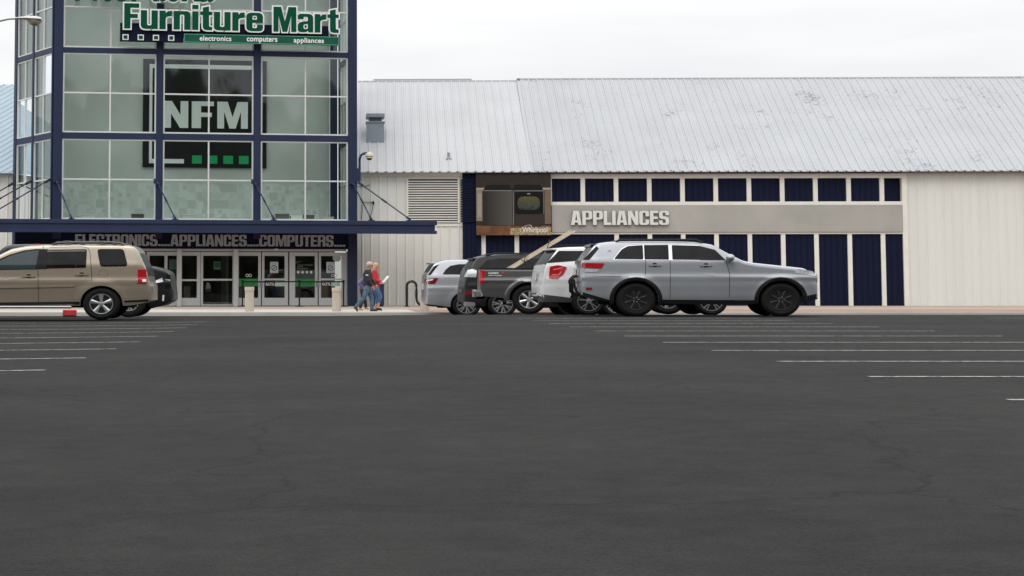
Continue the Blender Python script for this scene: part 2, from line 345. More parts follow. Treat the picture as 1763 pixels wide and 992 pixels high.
# louvre
lv=obox('louvre',mat('louvre_void',(.02,.02,.022),.8),store,mx(703.5),mx(789),-.016,-.006,mz(383.5),mz(309))
bm=bmesh.new(); n=18; z0,z1=mz(383),mz(309.5)
for k in range(n):
    z=z0+(z1-z0)*(k+.0)/n; h=(z1-z0)/n
    vs=[bm.verts.new(p) for p in ((mx(703.5),-.09,z+.01),(mx(789),-.09,z+.01),(mx(789),-.02,z+h*.50),(mx(703.5),-.02,z+h*.50))]
    vb=[bm.verts.new((v.co.x,v.co.y+.004,v.co.z-.02)) for v in vs]
    bm.faces.new(vs); bm.faces.new(vb[::-1])
    for i in range(4): bm.faces.new((vs[i],vb[i],vb[(i+1)%4],vs[(i+1)%4]))
fin('slats',bm,CREAMT,lv)
obox('frame_side',CREAMT,lv,mx(789),mx(792),-.10,-.006,mz(384.5),mz(308)); obox('frame_side',CREAMT,lv,mx(700.5),mx(703.5),-.10,-.006,mz(384.5),mz(308))
# navy pilaster
ribwall('pilaster',NAVYD,store,mx(797),mx(829),-.12,0,ZE-.03,sp=.2,rw=.03,x_off=.02)
bm=bmesh.new()
for k in range(18):
    z=mz(383)+(mz(309)-mz(383))*k/18; box(bm,mx(794),mx(820),-.20,-.152,z,z+.075)
fin('louvre_slats',bm,NAVYD,store)
# right navy section
X0,X1=mx(829),mx(1560)
ribwall('navy_wall',NAVYD,store,X0,X1,.02,0,mz(404),sp=.26,rw=.03,x_off=.05)
beam=lambda a,b,c,d,y=-.08:obox('wall_trim',CREAMT,store,a,b,y,.2,c,d,bev=.006)
beam(X0,X1,mz(308.5),mz(300.5)); beam(X0,X1,mz(354.5),mz(348.5)); beam(X0,X1,mz(404),mz(400.5))
posts=[829+57.4*k for k in range(13)]
for k,p in enumerate(posts):
    a,b=mx(p),mx(p+7.6)
    obox('wall_post',CREAMT,store,a,b,-.07,.2,mz(348.5)+.003,mz(308.5)-.003)
    if k not in (2,3): obox('wall_post',CREAMT,store,a,b,-.07,.012,0,mz(404)-.003)
    if k<len(posts)-1:
        ribwall('navy_panel',NAVYD,store,b+.002,mx(posts[k+1])-.002,.04,mz(348.5),mz(308.5),sp=.26,rw=.03,x_off=.05)
ribwall('wall',CREAM,store,X1,mx(2050),0,0,ZE-.02,x_off=.1)
obox('wall_trim',CREAMT,store,X1-.1,X1+.12,-.09,.2,0,ZE-.03)
obox('inner_wall',NAVYD,store,mx(614),mx(1900),.25,.4,0,ZE-.05)
# roof
RL=7.4; zE=mz(297.5); 
def ridge_z(py): return Frame(800,77+RL-.3).z(py) 
zR=ridge_z(140); zR2=ridge_z(137.5)
def roof_mat(name,base,spots):
    m=mat(name,base,.8,.0,spec=.15,var=.045,scale=.5,streak=0)
    t=m.node_tree; p=t.nodes['Principled BSDF']; src=[l for l in t.links if l.to_socket==p.inputs['Base Color']][0].from_socket
    g=t.nodes.new('ShaderNodeNewGeometry')
    # horizontal lap seams
    sp=t.nodes.new('ShaderNodeSeparateXYZ'); t.links.new(g.outputs['Position'],sp.inputs[0])
    ms=t.nodes.new('ShaderNodeMath'); ms.operation='MULTIPLY'; ms.inputs[1].default_value=1.55; t.links.new(sp.outputs[2],ms.inputs[0])
    fr=t.nodes.new('ShaderNodeMath'); fr.operation='FRACT'; t.links.new(ms.outputs[0],fr.inputs[0])
    lt=t.nodes.new('ShaderNodeMath'); lt.operation='LESS_THAN'; lt.inputs[1].default_value=.045; t.links.new(fr.outputs[0],lt.inputs[0])
    mk=t.nodes.new('ShaderNodeMath'); mk.operation='MULTIPLY'; mk.inputs[1].default_value=.18; t.links.new(lt.outputs[0],mk.inputs[0])
    mx_=t.nodes.new('ShaderNodeMixRGB'); t.links.new(mk.outputs[0],mx_.inputs[0]); t.links.new(src,mx_.inputs[1]); mx_.inputs[2].default_value=(.38,.37,.36,1)
    src=mx_.outputs[0]
    if spots:
        n=t.nodes.new('ShaderNodeTexNoise'); n.inputs['Scale'].default_value=5.5; n.inputs['Detail'].default_value=8; n.inputs['Roughness'].default_value=.8; t.links.new(g.outputs['Position'],n.inputs[0])
        n2=t.nodes.new('ShaderNodeTexNoise'); n2.inputs['Scale'].default_value=.55; n2.inputs['Detail'].default_value=2; t.links.new(g.outputs['Position'],n2.inputs[0])
        a=t.nodes.new('ShaderNodeMath'); a.operation='MULTIPLY_ADD'; a.inputs[1].default_value=.55; t.links.new(n2.outputs[0],a.inputs[0]); t.links.new(n.outputs[0],a.inputs[2])
        mr=t.nodes.new('ShaderNodeMapRange'); mr.inputs[1].default_value=.90; mr.inputs[2].default_value=.94; t.links.new(a.outputs[0],mr.inputs[0])
        m2=t.nodes.new('ShaderNodeMixRGB'); t.links.new(mr.outputs[0],m2.inputs[0]); t.links.new(src,m2.inputs[1]); m2.inputs[2].default_value=(.24,.24,.26,1); src=m2.outputs[0]
    t.links.new(src,p.inputs['Base Color']); return m
RM1=roof_mat('roof_white',(.455,.46,.475),False); RM2=roof_mat('roof_grey',(.415,.425,.445),True); RM3=roof_mat('roof_blue',(.36,.44,.50),False)
def roof(m,x0,x1,zr,sp=.394,skew=0,yE=-.42):
    bm=bmesh.new(); y1=RL; pr=[(x0,0)]; x=x0+sp*.5
    while x<x1-.1: pr+=[(x-.045,0),(x-.03,.045),(x+.03,.045),(x+.045,0),(x+sp*.33,0),(x+sp*.35,.012),(x+sp*.37,0),(x+sp*.63,0),(x+sp*.65,.012),(x+sp*.67,0)]; x+=sp
    pr.append((x1,0))
    zf=lambda y:zE+(zr-zE)*(y-yE)/(y1-yE)
    a=[bm.verts.new((p[0]+(0 if not skew else 0),yE,zE+p[1])) for p in pr]
    b=[bm.verts.new((p[0]+skew,y1,zr+p[1])) for p in pr]
    c=[bm.verts.new((p[0]+skew,2*y1,zE+p[1])) for p in pr]
    a2=[bm.verts.new((p[0],yE,zE-.03)) for p in pr]
    for i in range(len(pr)-1):
        bm.faces.new((a[i],a[i+1],b[i+1],b[i])); bm.faces.new((b[i],b[i+1],c[i+1],c[i])); bm.faces.new((a2[i],a2[i+1],a[i+1],a[i]))
    return fin('roof',bm,m,store)
roof(RM1,mx(613),mx(915),zR); r2=roof(RM2,mx(915),mx(2050),zR2+.01)
roof(RM3,mx(-520),mx(28),ridge_z(143),skew=5.5)
obox('gable_wall',CREAM,store,mx(2030),mx(2045),.21,2*RL-.2,0,ZE)
obox('soffit',BLK,store,mx(614),mx(2045),-.38,.0,ZE+.005,ZE+.02)
bm=bmesh.new(); x=mx(618)
while x<mx(1990): box(bm,x-.045,x+.045,-.435,-.40,zE-.02,zE+.022); x+=.394*1.0
fin('closure_strips',bm,mat('closure_grey',(.10,.10,.10),.7),store)
obox('eave_trim',CREAMT,store,mx(615),mx(797),-.30,-.005,ZE-.06,ZE+.004)
bm=bmesh.new(); box(bm,mx(915),mx(2040),RL-.04,RL+.04,zR2-.06,zR2+.075,bev=.02); fin('ridge_cap',bm,RM2,store)
bm=bmesh.new(); box(bm,mx(613),mx(915)-.02,RL-.04,RL+.04,zR-.06,zR+.055,bev=.015); fin('ridge_cap',bm,RM1,store)
# ridge housing seen over the ridge
FR=Frame(560,77+RL+2.2,R(-1.8))
q=lambda px,py:FR.pt(px,py)
rh=tag(obox('rooftop_housing',mat('housing_grey',(.36,.39,.43),.5,.1),None,0,1,0,1,0,1),'long low grey metal housing on the roof ridge','roof housing')
me=rh.data; bm=bmesh.new(); box(bm,q(643,136)[0],q(812,136)[0],0,1.6,zR-1.2,q(700,136)[1]); box(bm,q(726,136)[0],q(727.5,136)[0],-.01,1.5,zR-1.2,q(700,135.6)[1]); bm.to_mesh(me); bm.free(); rh.location=FR.o; rh.rotation_euler=(0,0,FR.th)
# roof plane hit
def roofhit(px,py):
    r=ray(px,py); c=Vector((0,0,CH)); a=MF.o+MF.n*(-.42)+Vector((0,0,zE)); b=MF.o+MF.n*RL+Vector((0,0,zR)); nn=MF.u.cross(b-a).normalized()
    t=(a-c).dot(nn)/r.dot(nn); return c+r*t
p=roofhit(646,237); FV=Frame(646,p.y)
vent=empty('roof_vent',p,0,'grey sheet metal exhaust vent with flat cap on the white roof slope','vent')
vx=lambda px:FV.x(px)-FV.x(646); vz=lambda py:FV.z(py)-FV.z(237)
VG=mat('vent_grey',(.24,.28,.33),.5,.2,var=.06)
obox('vent_box',VG,vent,vx(631),vx(661),-.45,.55,-.35,vz(213),bev=.01)
obox('curb_flashing',VG,vent,vx(629.5),vx(662.5),-.5,.6,vz(213)+.002,vz(210.5),bev=.01)
obox('vent_neck',mat('vent_dark',(.10,.115,.13),.6),vent,vx(635),vx(657),-.38,.48,vz(210.5)+.002,vz(204)-.002)
bm=bmesh.new(); box(bm,vx(630),vx(662),-.55,.65,vz(204),vz(197),bev=.02); fin('vent_cap',bm,VG,vent)
p=roofhit(772.5,274)
o=empty('roof_pipe',p,0,'short grey pipe stub low on the white roof slope','pipe'); FV=Frame(772,p.y)
bm=bmesh.new(); lathe(bm,[(.0,-.2),(.065,-.2),(.065,FV.z(264)-FV.z(274)),(.075,FV.z(264)-FV.z(274)),(.075,FV.z(263)-FV.z(274)),(0,FV.z(263)-FV.z(274))],14); fin('pipe',bm,GREY,o,True)
bm=bmesh.new(); lathe(bm,[(.13,-.12),(.12,.03),(.07,.06)],14); fin('flashing',bm,GREY,o,True)
p=roofhit(893,141); o=empty('ridge_marker',p,0,'tiny dark fitting standing on the roof ridge','roof fitting')
bm=bmesh.new(); box(bm,-.09,.09,-.05,.05,.10,.17,bev=.01); fin('head',bm,GREY,o); bm=bmesh.new(); tube(bm,[(0,0,-.1),(0,0,.12)],.02); fin('stem',bm,GREY,o)
# appliance sign band
sb=empty('appliance_sign',MF.o,MF.th,'long brushed grey sign band with raised pale letters reading APPLIANCES','sign')
PANEL=mat('brushed_panel',(.40,.385,.36),.45,.25,var=.10,scale=.7)
obox('sign_panel',PANEL,sb,mx(950.5),mx(1555),-.14,-.085,mz(400.5)+.004,mz(354.5)-.004)
W8=word('APPLIANC')[1]; WT=word('APPLIANCES')[1]
lx0=mx(983); lx1=lx0+(MF.x(1117.5)-lx0)*WT/W8
lettering('APPLIANCES',sb,mat('letter_pale',(.66,.66,.64),.4,var=.03),lx0,lx1,mz(388.3),mz(364),-.24,ext=.035,under=mat('letter_return',(.14,.135,.13),.5),uoff=.012)
# ---- advert board (washer and dryer photograph)
ad=empty('advert_board',MF.o,MF.th,'large square advert board showing a dark washer and dryer pair','advert board')
AY=-.34; ax=lambda px:MF.x(px,AY); az=lambda py:MF.z(py,AY)
def amat(n,c,r=.6,**k): return mat('ad_'+n,c,r,spec=.08,**k)
def arect(name,c,x0,x1,y0,y1,d=0,r=0,pts=None,m=None):
    P=[(ax(a),az(b)) for a,b in (pts or ((x0,y1),(x1,y1),(x1,y0),(x0,y0)))]
    P=[(a,b,r) for a,b in P]; me=curve_mesh([rp(P)],.0012); return place_flat(me,name,m or amat(name+str(round(c[0]*1000)),c),ad,0,1,0,1,AY-.003-d*.0035,fit=(0,1,0,1))
obox('board',amat('dark',(.036,.030,.026)),ad,ax(820.5),ax(950),AY,-.15,az(405.5),az(297.5))
def gradm(name,ca,cb,za,zb,axis=2,nv=.1):
    m=mat(name,ca,.6,var=nv,spec=.08); t=m.node_tree; p=t.nodes['Principled BSDF']; src=[l for l in t.links if l.to_socket==p.inputs['Base Color']][0].from_socket
    g=t.nodes.new('ShaderNodeNewGeometry'); s=t.nodes.new('ShaderNodeSeparateXYZ'); t.links.new(g.outputs['Position'],s.inputs[0])
    mr=t.nodes.new('ShaderNodeMapRange'); mr.inputs[1].default_value=za; mr.inputs[2].default_value=zb; t.links.new(s.outputs[axis],mr.inputs[0])
    x=t.nodes.new('ShaderNodeMixRGB'); t.links.new(mr.outputs[0],x.inputs[0]); t.links.new(src,x.inputs[1]); x.inputs[2].default_value=tuple(cb)+(1,); t.links.new(x.outputs[0],p.inputs['Base Color']); return m
arect('picture_floor',(.17,.085,.05),821,949.7,389,405.3,1,m=mat('ad_wood',(.13,.062,.036),.5,spec=.08,var=.45,scale=3))
arect('picture_cabinet',(.22,.19,.15),821,833,326,381,1); arect('picture_cabinet',(.30,.26,.21),823,830,334,374,2)
arect('picture_cabinet',(.16,.12,.09),939,949.7,328,386,1); arect('picture_counter',(.33,.28,.21),821,838,324,327.5,3); arect('picture_counter',(.33,.28,.21),936,949.7,324,327.5,3)
wx=MF.o.x
arect('picture_washer',(.07,.066,.062),831.5,883,329,388.5,4,m=gradm('ad_washer',(.028,.026,.024),(.085,.08,.074),wx+ax(836),wx+ax(880),0))
arect('picture_dryer',(.040,.034,.031),884.5,938,329,388.5,4)
arect('picture_console',(.014,.014,.015),0,0,0,0,5,pts=((832,328.5),(882,328.5),(878,319),(840,319)))
arect('picture_console',(.014,.014,.015),0,0,0,0,5,pts=((885,328.5),(937,328.5),(931,319),(887,319)))
arect('picture_frame_line',(.26,.25,.24),831.5,882,328.4,329.4,6); arect('picture_frame_line',(.26,.25,.24),884.3,885.2,329,388.5,6)
arect('picture_frame_line',(.26,.25,.24),887,937.5,328.8,329.8,6); arect('picture_frame_line',(.22,.21,.20),937,937.8,329,369,6)
arect('picture_door',(.010,.010,.011),888,936,331,369,7,r=.08)
arect('picture_laundry',(.05,.05,.025),892,931,339,362,8,r=.6,m=gradm('ad_laundry',(.035,.05,.055),(.09,.085,.03),az(361),az(341),2,.5))
arect('picture_badge',(.5,.5,.5),909,914,334,335,8)
arect('picture_rug',(.33,.25,.14),0,0,0,0,3,pts=((879,405),(949.7,405),(949.7,391.5),(880,393)),m=mat('ad_rug',(.30,.22,.12),.8,var=.5,scale=14))
place_flat(text_mesh('Whirlpool',.001),'lettering',WHITE,ad,ax(900),ax(943),az(403.5),az(391.5),AY-.035)
bm=bmesh.new(); lathe(bm,[(.20,0),(.215,0),(.215,.002),(.20,.002)],28,'y',loop=True); o=fin('logo_ring',bm,WHITE,ad); o.location=(ax(906),AY-.036,az(394)); o.scale=(1.3,1,.55); o.rotation_euler=(0,R(-25),0)
# ================================================================== ENTRANCE TOWER
TF=Frame(560,75,R(8.4))
tower=empty('entrance_tower',TF.o,TF.th,'tall glass entrance tower with navy frame, white mullions, navy canopy and glazed doors','building')
tx=lambda px,d=0,py=HY:TF.pt(px,py,d)[0]
tz=lambda py,px=350,d=0:TF.pt(px,py,d)[1]
TH=15.2
COLS=[(91,106.5),(268,280),(436,448.5),(599,614.5)]
# take x at a mid height; local x is the same at every height
def X(px,d=0): return TF.pt(px,300,d)[0]
Zb2=(tz(239.5,190),tz(229,190)); Zb1=(tz(92,190),tz(83,190)); Zb0=(tz(-52,190),tz(-62,190)); ZC=tz(378,190)
UL,UR=X(91),X(614.5)
for k,(a,b) in enumerate(COLS):
    z0=0 if k==3 else (ZC-.8 if k else ZC-.8)
    obox('column',NAVY,tower,X(a),X(b),-.10,.22,z0,TH,bev=.012)
    if k in (1,2): continue
for (z0,z1) in (Zb2,Zb1,Zb0,(TH-.5,TH-.02),(ZC-.3,ZC)):
    for k in range(3): obox('beam',NAVY,tower,X(COLS[k][1])+.002,X(COLS[k+1][0])-.002,-.07,.16,z0,z1,bev=.008)
# glazing bays
rows=[(ZC,Zb2[0],tz(309,190)),(Zb2[1],Zb1[0],tz(160.5,190)),(Zb1[1],Zb0[0],tz(13,190)),(Zb0[1],TH-.5,None)]
def glaze(parent,xa,xb,z0,z1,zm,y=0,mids=None,fw=.062,gm=GL):
    bm=bmesh.new(); m=[xa]+(mids or [(xa+xb)/2])+[xb]
    for i,x in enumerate(m):
        a,b=(x,x+fw) if i==0 else ((x-fw,x) if i==len(m)-1 else (x-fw/2,x+fw/2)); box(bm,a,b,y-.05,y+.05,z0,z1)
    for i in range(len(m)-1):
        a=m[i]+(fw if i==0 else fw/2)+.001; b=m[i+1]-(fw if i==len(m)-2 else fw/2)-.001
        hs=[(z0,z0+fw),(z1-fw,z1)]+([(zm-fw/2,zm+fw/2)] if zm else [])
        for h in hs: box(bm,a,b,y-.045,y+.045,h[0],h[1])
    fr=fin('window_frame',bm,ALU,parent)
    for i in range(len(m)-1):
        zz=[z0,zm,z1] if zm else [z0,z1]
        for j in range(len(zz)-1):
            bm=bmesh.new(); jx=random.uniform(-.004,.004)
            bm.faces.new([bm.verts.new(p) for p in ((m[i],y+jx,zz[j]),(m[i+1],y-jx,zz[j]),(m[i+1],y-jx,zz[j+1]),(m[i],y+jx,zz[j+1]))]); fin('pane',bm,gm,fr)
    return fr
for (z0,z1,zm) in rows:
    for k in range(3):
        a,b=X(COLS[k][1])+.003,X(COLS[k+1][0])-.003
        mid=[X((188.5,359,525.5)[k])]
        glaze(tower,a,b,z0+.003,z1-.003,zm,.02,mid)
# left canted face
CANT=empty('canted_face',(UL,0,0),math.atan2(4.09,-1.71)+math.pi,parent=tower)
Lc=math.hypot(4.09,1.71)
def crow(z0,z1,zm):
    for a,b in ((-Lc+.28,-Lc/2-.09),(-Lc/2+.09,-.12)): glaze(CANT,a,b,z0,z1,zm,.02,None,.06,GLS)
for (z0,z1,zm) in rows: crow(z0+.003,z1-.003,zm)
for (a,b) in ((-Lc,-Lc+.27),(-Lc/2-.087,-Lc/2+.087)): obox('column',NAVY,CANT,a,b,-.08,.2,0,TH)
obox('column',NAVY,CANT,-.118,-.03,-.07,.15,ZC-.8,TH)
for (z0,z1) in (Zb2,Zb1,Zb0,(TH-.5,TH-.02)):
    obox('beam',NAVY,CANT,-Lc+.272,-Lc/2-.09,-.06,.16,z0,z1); obox('beam',NAVY,CANT,-Lc/2+.09,-.12,-.06,.16,z0,z1)
# right side glazed wall, square to the front
SIDE=empty('side_face',(UR,0,0),R(90),parent=tower)
for (z0,z1,zm) in rows: glaze(SIDE,.28,2.0,z0+.003,z1-.003,zm,.1,None,.06,GLS); glaze(SIDE,2.12,3.7,z0+.003,z1-.003,zm,.1,None,.06,GLS)
for (z0,z1) in (Zb2,Zb1,Zb0,(TH-.5,TH-.02)): obox('beam',NAVY,SIDE,.23,3.7,.0,.2,z0,z1)
DB=4.0
obox('column',NAVY,tower,X(568,DB),X(579,DB),DB-.35,DB,ZC-.3,TH)
obox('column',NAVY,tower,UR-.2,UR-.02,DB-.25,DB,ZC-.3,TH)
# interior shell
INT=mat('interior_wall',(.60,.64,.61),.85,var=.05,scale=.6)
obox('interior_wall',INT,tower,UL-1.62,X(568,DB)-.01,DB+.0,DB+.15,ZC+.0,TH-.2)
obox('interior_floor',INT,tower,UL-1.0,UR-.05,.25,DB+.1,ZC-.3,ZC-.05)
obox('added_glass_roof',GL,tower,UL-1.2,UR,.05,DB+.2,TH-.12,TH-.1)  # unseen tower top, made of glass to let more daylight inside
def pix_mat():
    m=bpy.data.materials.new('pixel_film'); m.use_nodes=True; t=m.node_tree; p=t.nodes['Principled BSDF']; p.inputs['Roughness'].default_value=.7
    tcn=t.nodes.new('ShaderNodeTexCoord'); cols=[]
    for sc,off in ((5.6,0),(2.7,5.3)):
        mpn=t.nodes.new('ShaderNodeMapping'); mpn.inputs['Scale'].default_value=(sc,0,sc); mpn.inputs['Location'].default_value=(off,0,off)
        fl=t.nodes.new('ShaderNodeVectorMath'); fl.operation='FLOOR'; wn=t.nodes.new('ShaderNodeTexWhiteNoise')
        t.links.new(tcn.outputs['Object'],mpn.inputs[0]); t.links.new(mpn.outputs[0],fl.inputs[0]); t.links.new(fl.outputs[0],wn.inputs[0]); cols.append(wn.outputs[0])
    mn=t.nodes.new('ShaderNodeMath'); mn.operation='MINIMUM'; t.links.new(cols[0],mn.inputs[0]); t.links.new(cols[1],mn.inputs[1])
    c=t.nodes.new('ShaderNodeValToRGB'); c.color_ramp.interpolation='CONSTANT'; e=c.color_ramp.elements; e[0].color=(.53,.58,.55,1); e[1].position=.12; e[1].color=(.60,.65,.62,1)
    for po,v in ((.3,.69),(.5,.75)):
        k=e.new(po); k.color=(v*.93,v,v*.95,1)
    t.links.new(mn.outputs[0],c.inputs[0]); t.links.new(c.outputs[0],p.inputs['Base Color']); return m
obox('patterned_film',pix_mat(),tower,UL-1.6,X(567,DB),DB-.03,DB-.004,ZC-.04,tz(316,350,DB))
# hanging sign inside
ns=empty('indoor_sign',TF.o,TF.th,'black square sign behind the tower glass with big pale letters NFM','sign')
d=DB-.12
dx=lambda px:TF.pt(px,200,d)[0]; dz=lambda py:TF.pt(352,py,d)[1]
obox('sign_panel',mat('sign_black',(.016,.016,.019),.8,spec=.1),ns,dx(246),dx(459),d,d+.08,dz(289),dz(103.5))
PALE=mat('sign_pale',(.90,.94,.92),.5,var=.02)
def dr(name,m,a,b,c,e,yy=.004): return obox(name,m,ns,dx(a),dx(b),d-yy-.02,d-yy,dz(e),dz(c))
dr('border_line',PALE,257,262,119,282); dr('border_line',PALE,257,433,112,119); dr('border_line',PALE,262.1,317,274.5,282)
GRN=mat('square_green',(.0,.42,.13),.5,var=.03)
for a,b in ((331,347.6),(359,374.5),(384.7,401.5),(411.6,428)): dr('green_square',GRN,a,b,268,282)
for ch,a,b,gw in (('N',281,324,0),('F',330,368,0),('M',374,426.5,0)):
    wd,ps=GLY[ch]; me=curve_mesh([rp(P) for P in ps],.02); place_flat(me,'letter',PALE,ns,dx(a),dx(b),dz(221),dz(175),d-.03)
# objects on the ledge inside
for i,(a,b,c,m) in enumerate(((141,164,369.5,'w'),(227,248,368.5,'g'),(313,335,369.5,'w'),(475,497,368.5,'g'),(500,519,371.5,'w'),(523,540,370.5,'g'),(553,573,373.5,'w'))):
    dd=1.4; x0,x1=X(a,dd),X(b,dd); zt=TF.pt((a+b)/2,c,dd)[1]
    nm={'w':('pale','white'),'g':('dark','grey')}[m]
    where=('left bay, leftmost','left bay, beside the rod','middle bay','right bay beside the middle column','right bay left of the mullion','right bay right of the mullion','right bay nearest the corner')[i]
    o=empty('display_box',TF.o+TF.u*((x0+x1)/2)+TF.n*dd+Vector((0,0,ZC-.05)),TF.th,'%s box on the ledge behind the tower glass, %s'%(nm[1],where),'box','boxes on the tower ledge')
    mm=mat('box_'+m,(.82,.82,.78) if m=='w' else (.13,.13,.12),.6)
    obox('box_body',mm,o,-(x1-x0)/2,(x1-x0)/2,-.2,.2,0,zt-ZC+.0,bev=.01); obox('box_lid',mm,o,-(x1-x0)/2-.02,(x1-x0)/2+.02,-.22,.22,zt-ZC+.002,zt-ZC+.05,bev=.008)
# canopy
CD=-2.4
cxl,cxr=TF.pt(-70,390,CD)[0],TF.pt(752,390,CD)[0]
cz0,cz1=TF.pt(400,401.5,CD)[1],TF.pt(400,379,CD)[1]
can=empty('canopy',(0,0,0),0,parent=tower)
obox('canopy_deck',NAVY,can,cxl+.05,cxr-.12,CD+.12,-.11,cz0+.12,cz1-.06)
h=cz1-cz0
obox('fascia_cap',NAVY,can,cxl,cxr,CD-.06,CD+.3,cz1-h*.32,cz1,bev=.01)
obox('fascia_board',NAVY,can,cxl+.02,cxr-.08,CD,CD+.12,cz0+h*.25,cz1-h*.32-.002)
obox('fascia_foot',NAVY,can,cxl,cxr,CD-.04,CD+.12,cz0,cz0+h*.25-.002,bev=.01)
obox('canopy_soffit',NAVYD,can,cxl+.1,UR+.0,CD+.125,.6,cz0+.08,cz0+.11)
obox('fascia_tip',WHITE,can,cxr-.078,cxr-.02,CD+.01,CD+.1,cz0+h*.30,cz1-h*.40)
# tie rods
def rod(p,q,name='tie_rod'):
    bm=bmesh.new(); tube(bm,[p,q],.028,8); p=Vector(p); q=Vector(q); dv=(q-p).normalized()
    tube(bm,[p,p+dv*.28],.06,8); tube(bm,[q-dv*.2,q],.055,8); mid=p.lerp(q,.5); tube(bm,[mid-dv*.14,mid+dv*.14],.045,8)
    return fin(name,bm,NAVY,can,True)
def atp(px,py,d): a=TF.pt(px,py,d); return (a[0],d,a[1])
ed=CD+.35
for a,b,c,e in ((97,310,123,376),(270,312,301.5,376.5),(438,313,471.5,377),(607,314,639.5,378)):
    rod(atp(a,b,-.12),atp(c,e,ed)); 
    bx=atp(c,e,ed); obox('rod_foot',NAVY,can,bx[0]-.12,bx[0]+.12,ed-.1,ed+.1,cz1-.03,cz1+.05)
    t=atp(a,b,-.12); obox('rod_bracket',NAVY,can,t[0]-.14,t[0]+.08,-.24,-.10,t[2]-.1,t[2]+.1,bev=.01)
rod(atp(617,314,-.05),atp(706,378,ed)); bx=atp(706,378,ed); obox('rod_foot',NAVY,can,bx[0]-.15,bx[0]+.15,ed-.1,ed+.1,cz1-.03,cz1+.05)
for (a,b,dd),(c,e,d2) in (((86,309,.1),(-35,380,ed)),((53,312,2.0),(-60,376,.2)),((22,316,3.9),(-40,352,2.2))): rod(atp(a,b,dd),atp(c,e,d2))
# fascia with the three words, door recess
FZ0,FZ1=tz(428.5,350),tz(401,350)+.25
obox('sign_fascia',NAVYD,tower,X(28),X(600)-.002,.0,.12,FZ0,FZ1)
ds=empty('door_sign',TF.o,TF.th,'raised grey letters ELECTRONICS APPLIANCES COMPUTERS on the navy board over the doors','sign')
lettering('ELECTRONICS....APPLIANCES....COMPUTERS....',ds,mat('letter_grey',(.42,.45,.50),.5,var=.1,scale=12),X(130.5),X(594),tz(424,350),tz(404.3,350),-.05,ext=.03)
# small lamp under fascia
o=empty('downlight',TF.o+TF.u*X(476)+Vector((0,0,FZ0)),TF.th,'tiny white dome fitting under the navy board over the doors','light fitting')
bm=bmesh.new(); lathe(bm,[(0,-.06),(.05,-.045),(.07,0),(0,0)],14); fin('dome',bm,WHITE,o,True)
bm=bmesh.new(); lathe(bm,[(.09,-.004),(.09,.012),(0,.012)],14); fin('collar',bm,WHITE,o)
# doors
DD=.30; DZ=TF.pt(450,433,DD)[1]
dxx=lambda px:TF.pt(px,480,DD)[0]; dzz=lambda py:TF.pt(450,py,DD)[1]
obox('door_header',DOORA,tower,X(108,DD),dxx(596.5),DD-.06,DD+.06,DZ+.002,FZ0+.12)
obox('jamb',DOORA,tower,dxx(596),dxx(600),DD-.09,DD+.1,0,DZ)
obox('jamb_wall',NAVYD,tower,dxx(600.2),UR-.03,DD-.05,DD+.3,0,FZ0+.2)
for (a,b) in ((304,312),(401,409)): obox('door_post',ALU,tower,dxx(a),dxx(b),DD-.22,DD+.1,0,DZ+.14,bev=.008)
def door(a,b,rail=None,g=(5,5),handle=None,bot=14,kind='door'):
    x0,x1=dxx(a)+.004,dxx(b)-.004; z0,z1=.03,DZ-.03; st=(x1-x0); sa,sb_=dxx(a+g[0]),dxx(b-g[1]); zb=dzz(527-bot); zt=z1-.16
    bm=bmesh.new(); box(bm,x0,sa,DD-.03,DD+.03,z0,z1); box(bm,sb_,x1,DD-.03,DD+.03,z0,z1)
    box(bm,sa+.001,sb_-.001,DD-.028,DD+.028,z0,zb); box(bm,sa+.001,sb_-.001,DD-.028,DD+.028,zt,z1)
    if rail: box(bm,sa+.001,sb_-.001,DD-.028,DD+.028,dzz(rail+1.6),dzz(rail-1.6))
    o=fin(kind,bm,DOORA,tower)
    bm=bmesh.new(); bm.faces.new([bm.verts.new(p) for p in ((sa,DD+.01,zb),(sb_,DD+.01,zb),(sb_,DD+.01,zt),(sa,DD+.01,zt))]); fin('pane',bm,GLD,o)
    if handle:
        bm=bmesh.new(); hx=dxx(handle); box(bm,hx-.06,hx+.06,DD-.11,DD-.031,dzz(494),dzz(484),bev=.01); tube(bm,[(hx,DD-.08,dzz(484)),(hx,DD-.08,dzz(479))],.025); fin('handle',bm,GREY,o)
    return o
door(108,150); door(150.5,196); door(197,243,None); 
door(252,285,None,(5,2)); door(285,304,None,(3,0))
door(312,345,482.5,(1,6),None); door(345.5,401,481.8,(4,1),None,bot=3,kind='sliding_door')
D1=door(409,449.5,None,(2,5),449.5); D2=door(451,496,481.2,(4,6)); D3=door(498,547,None,(10,5),547); D4=door(548.5,596,481,(4,8))
obox('threshold',mat('threshold_grey',(.2,.2,.2),.5,.3),tower,dxx(108),dxx(600),DD-.12,DD+.1,-.01,.028)
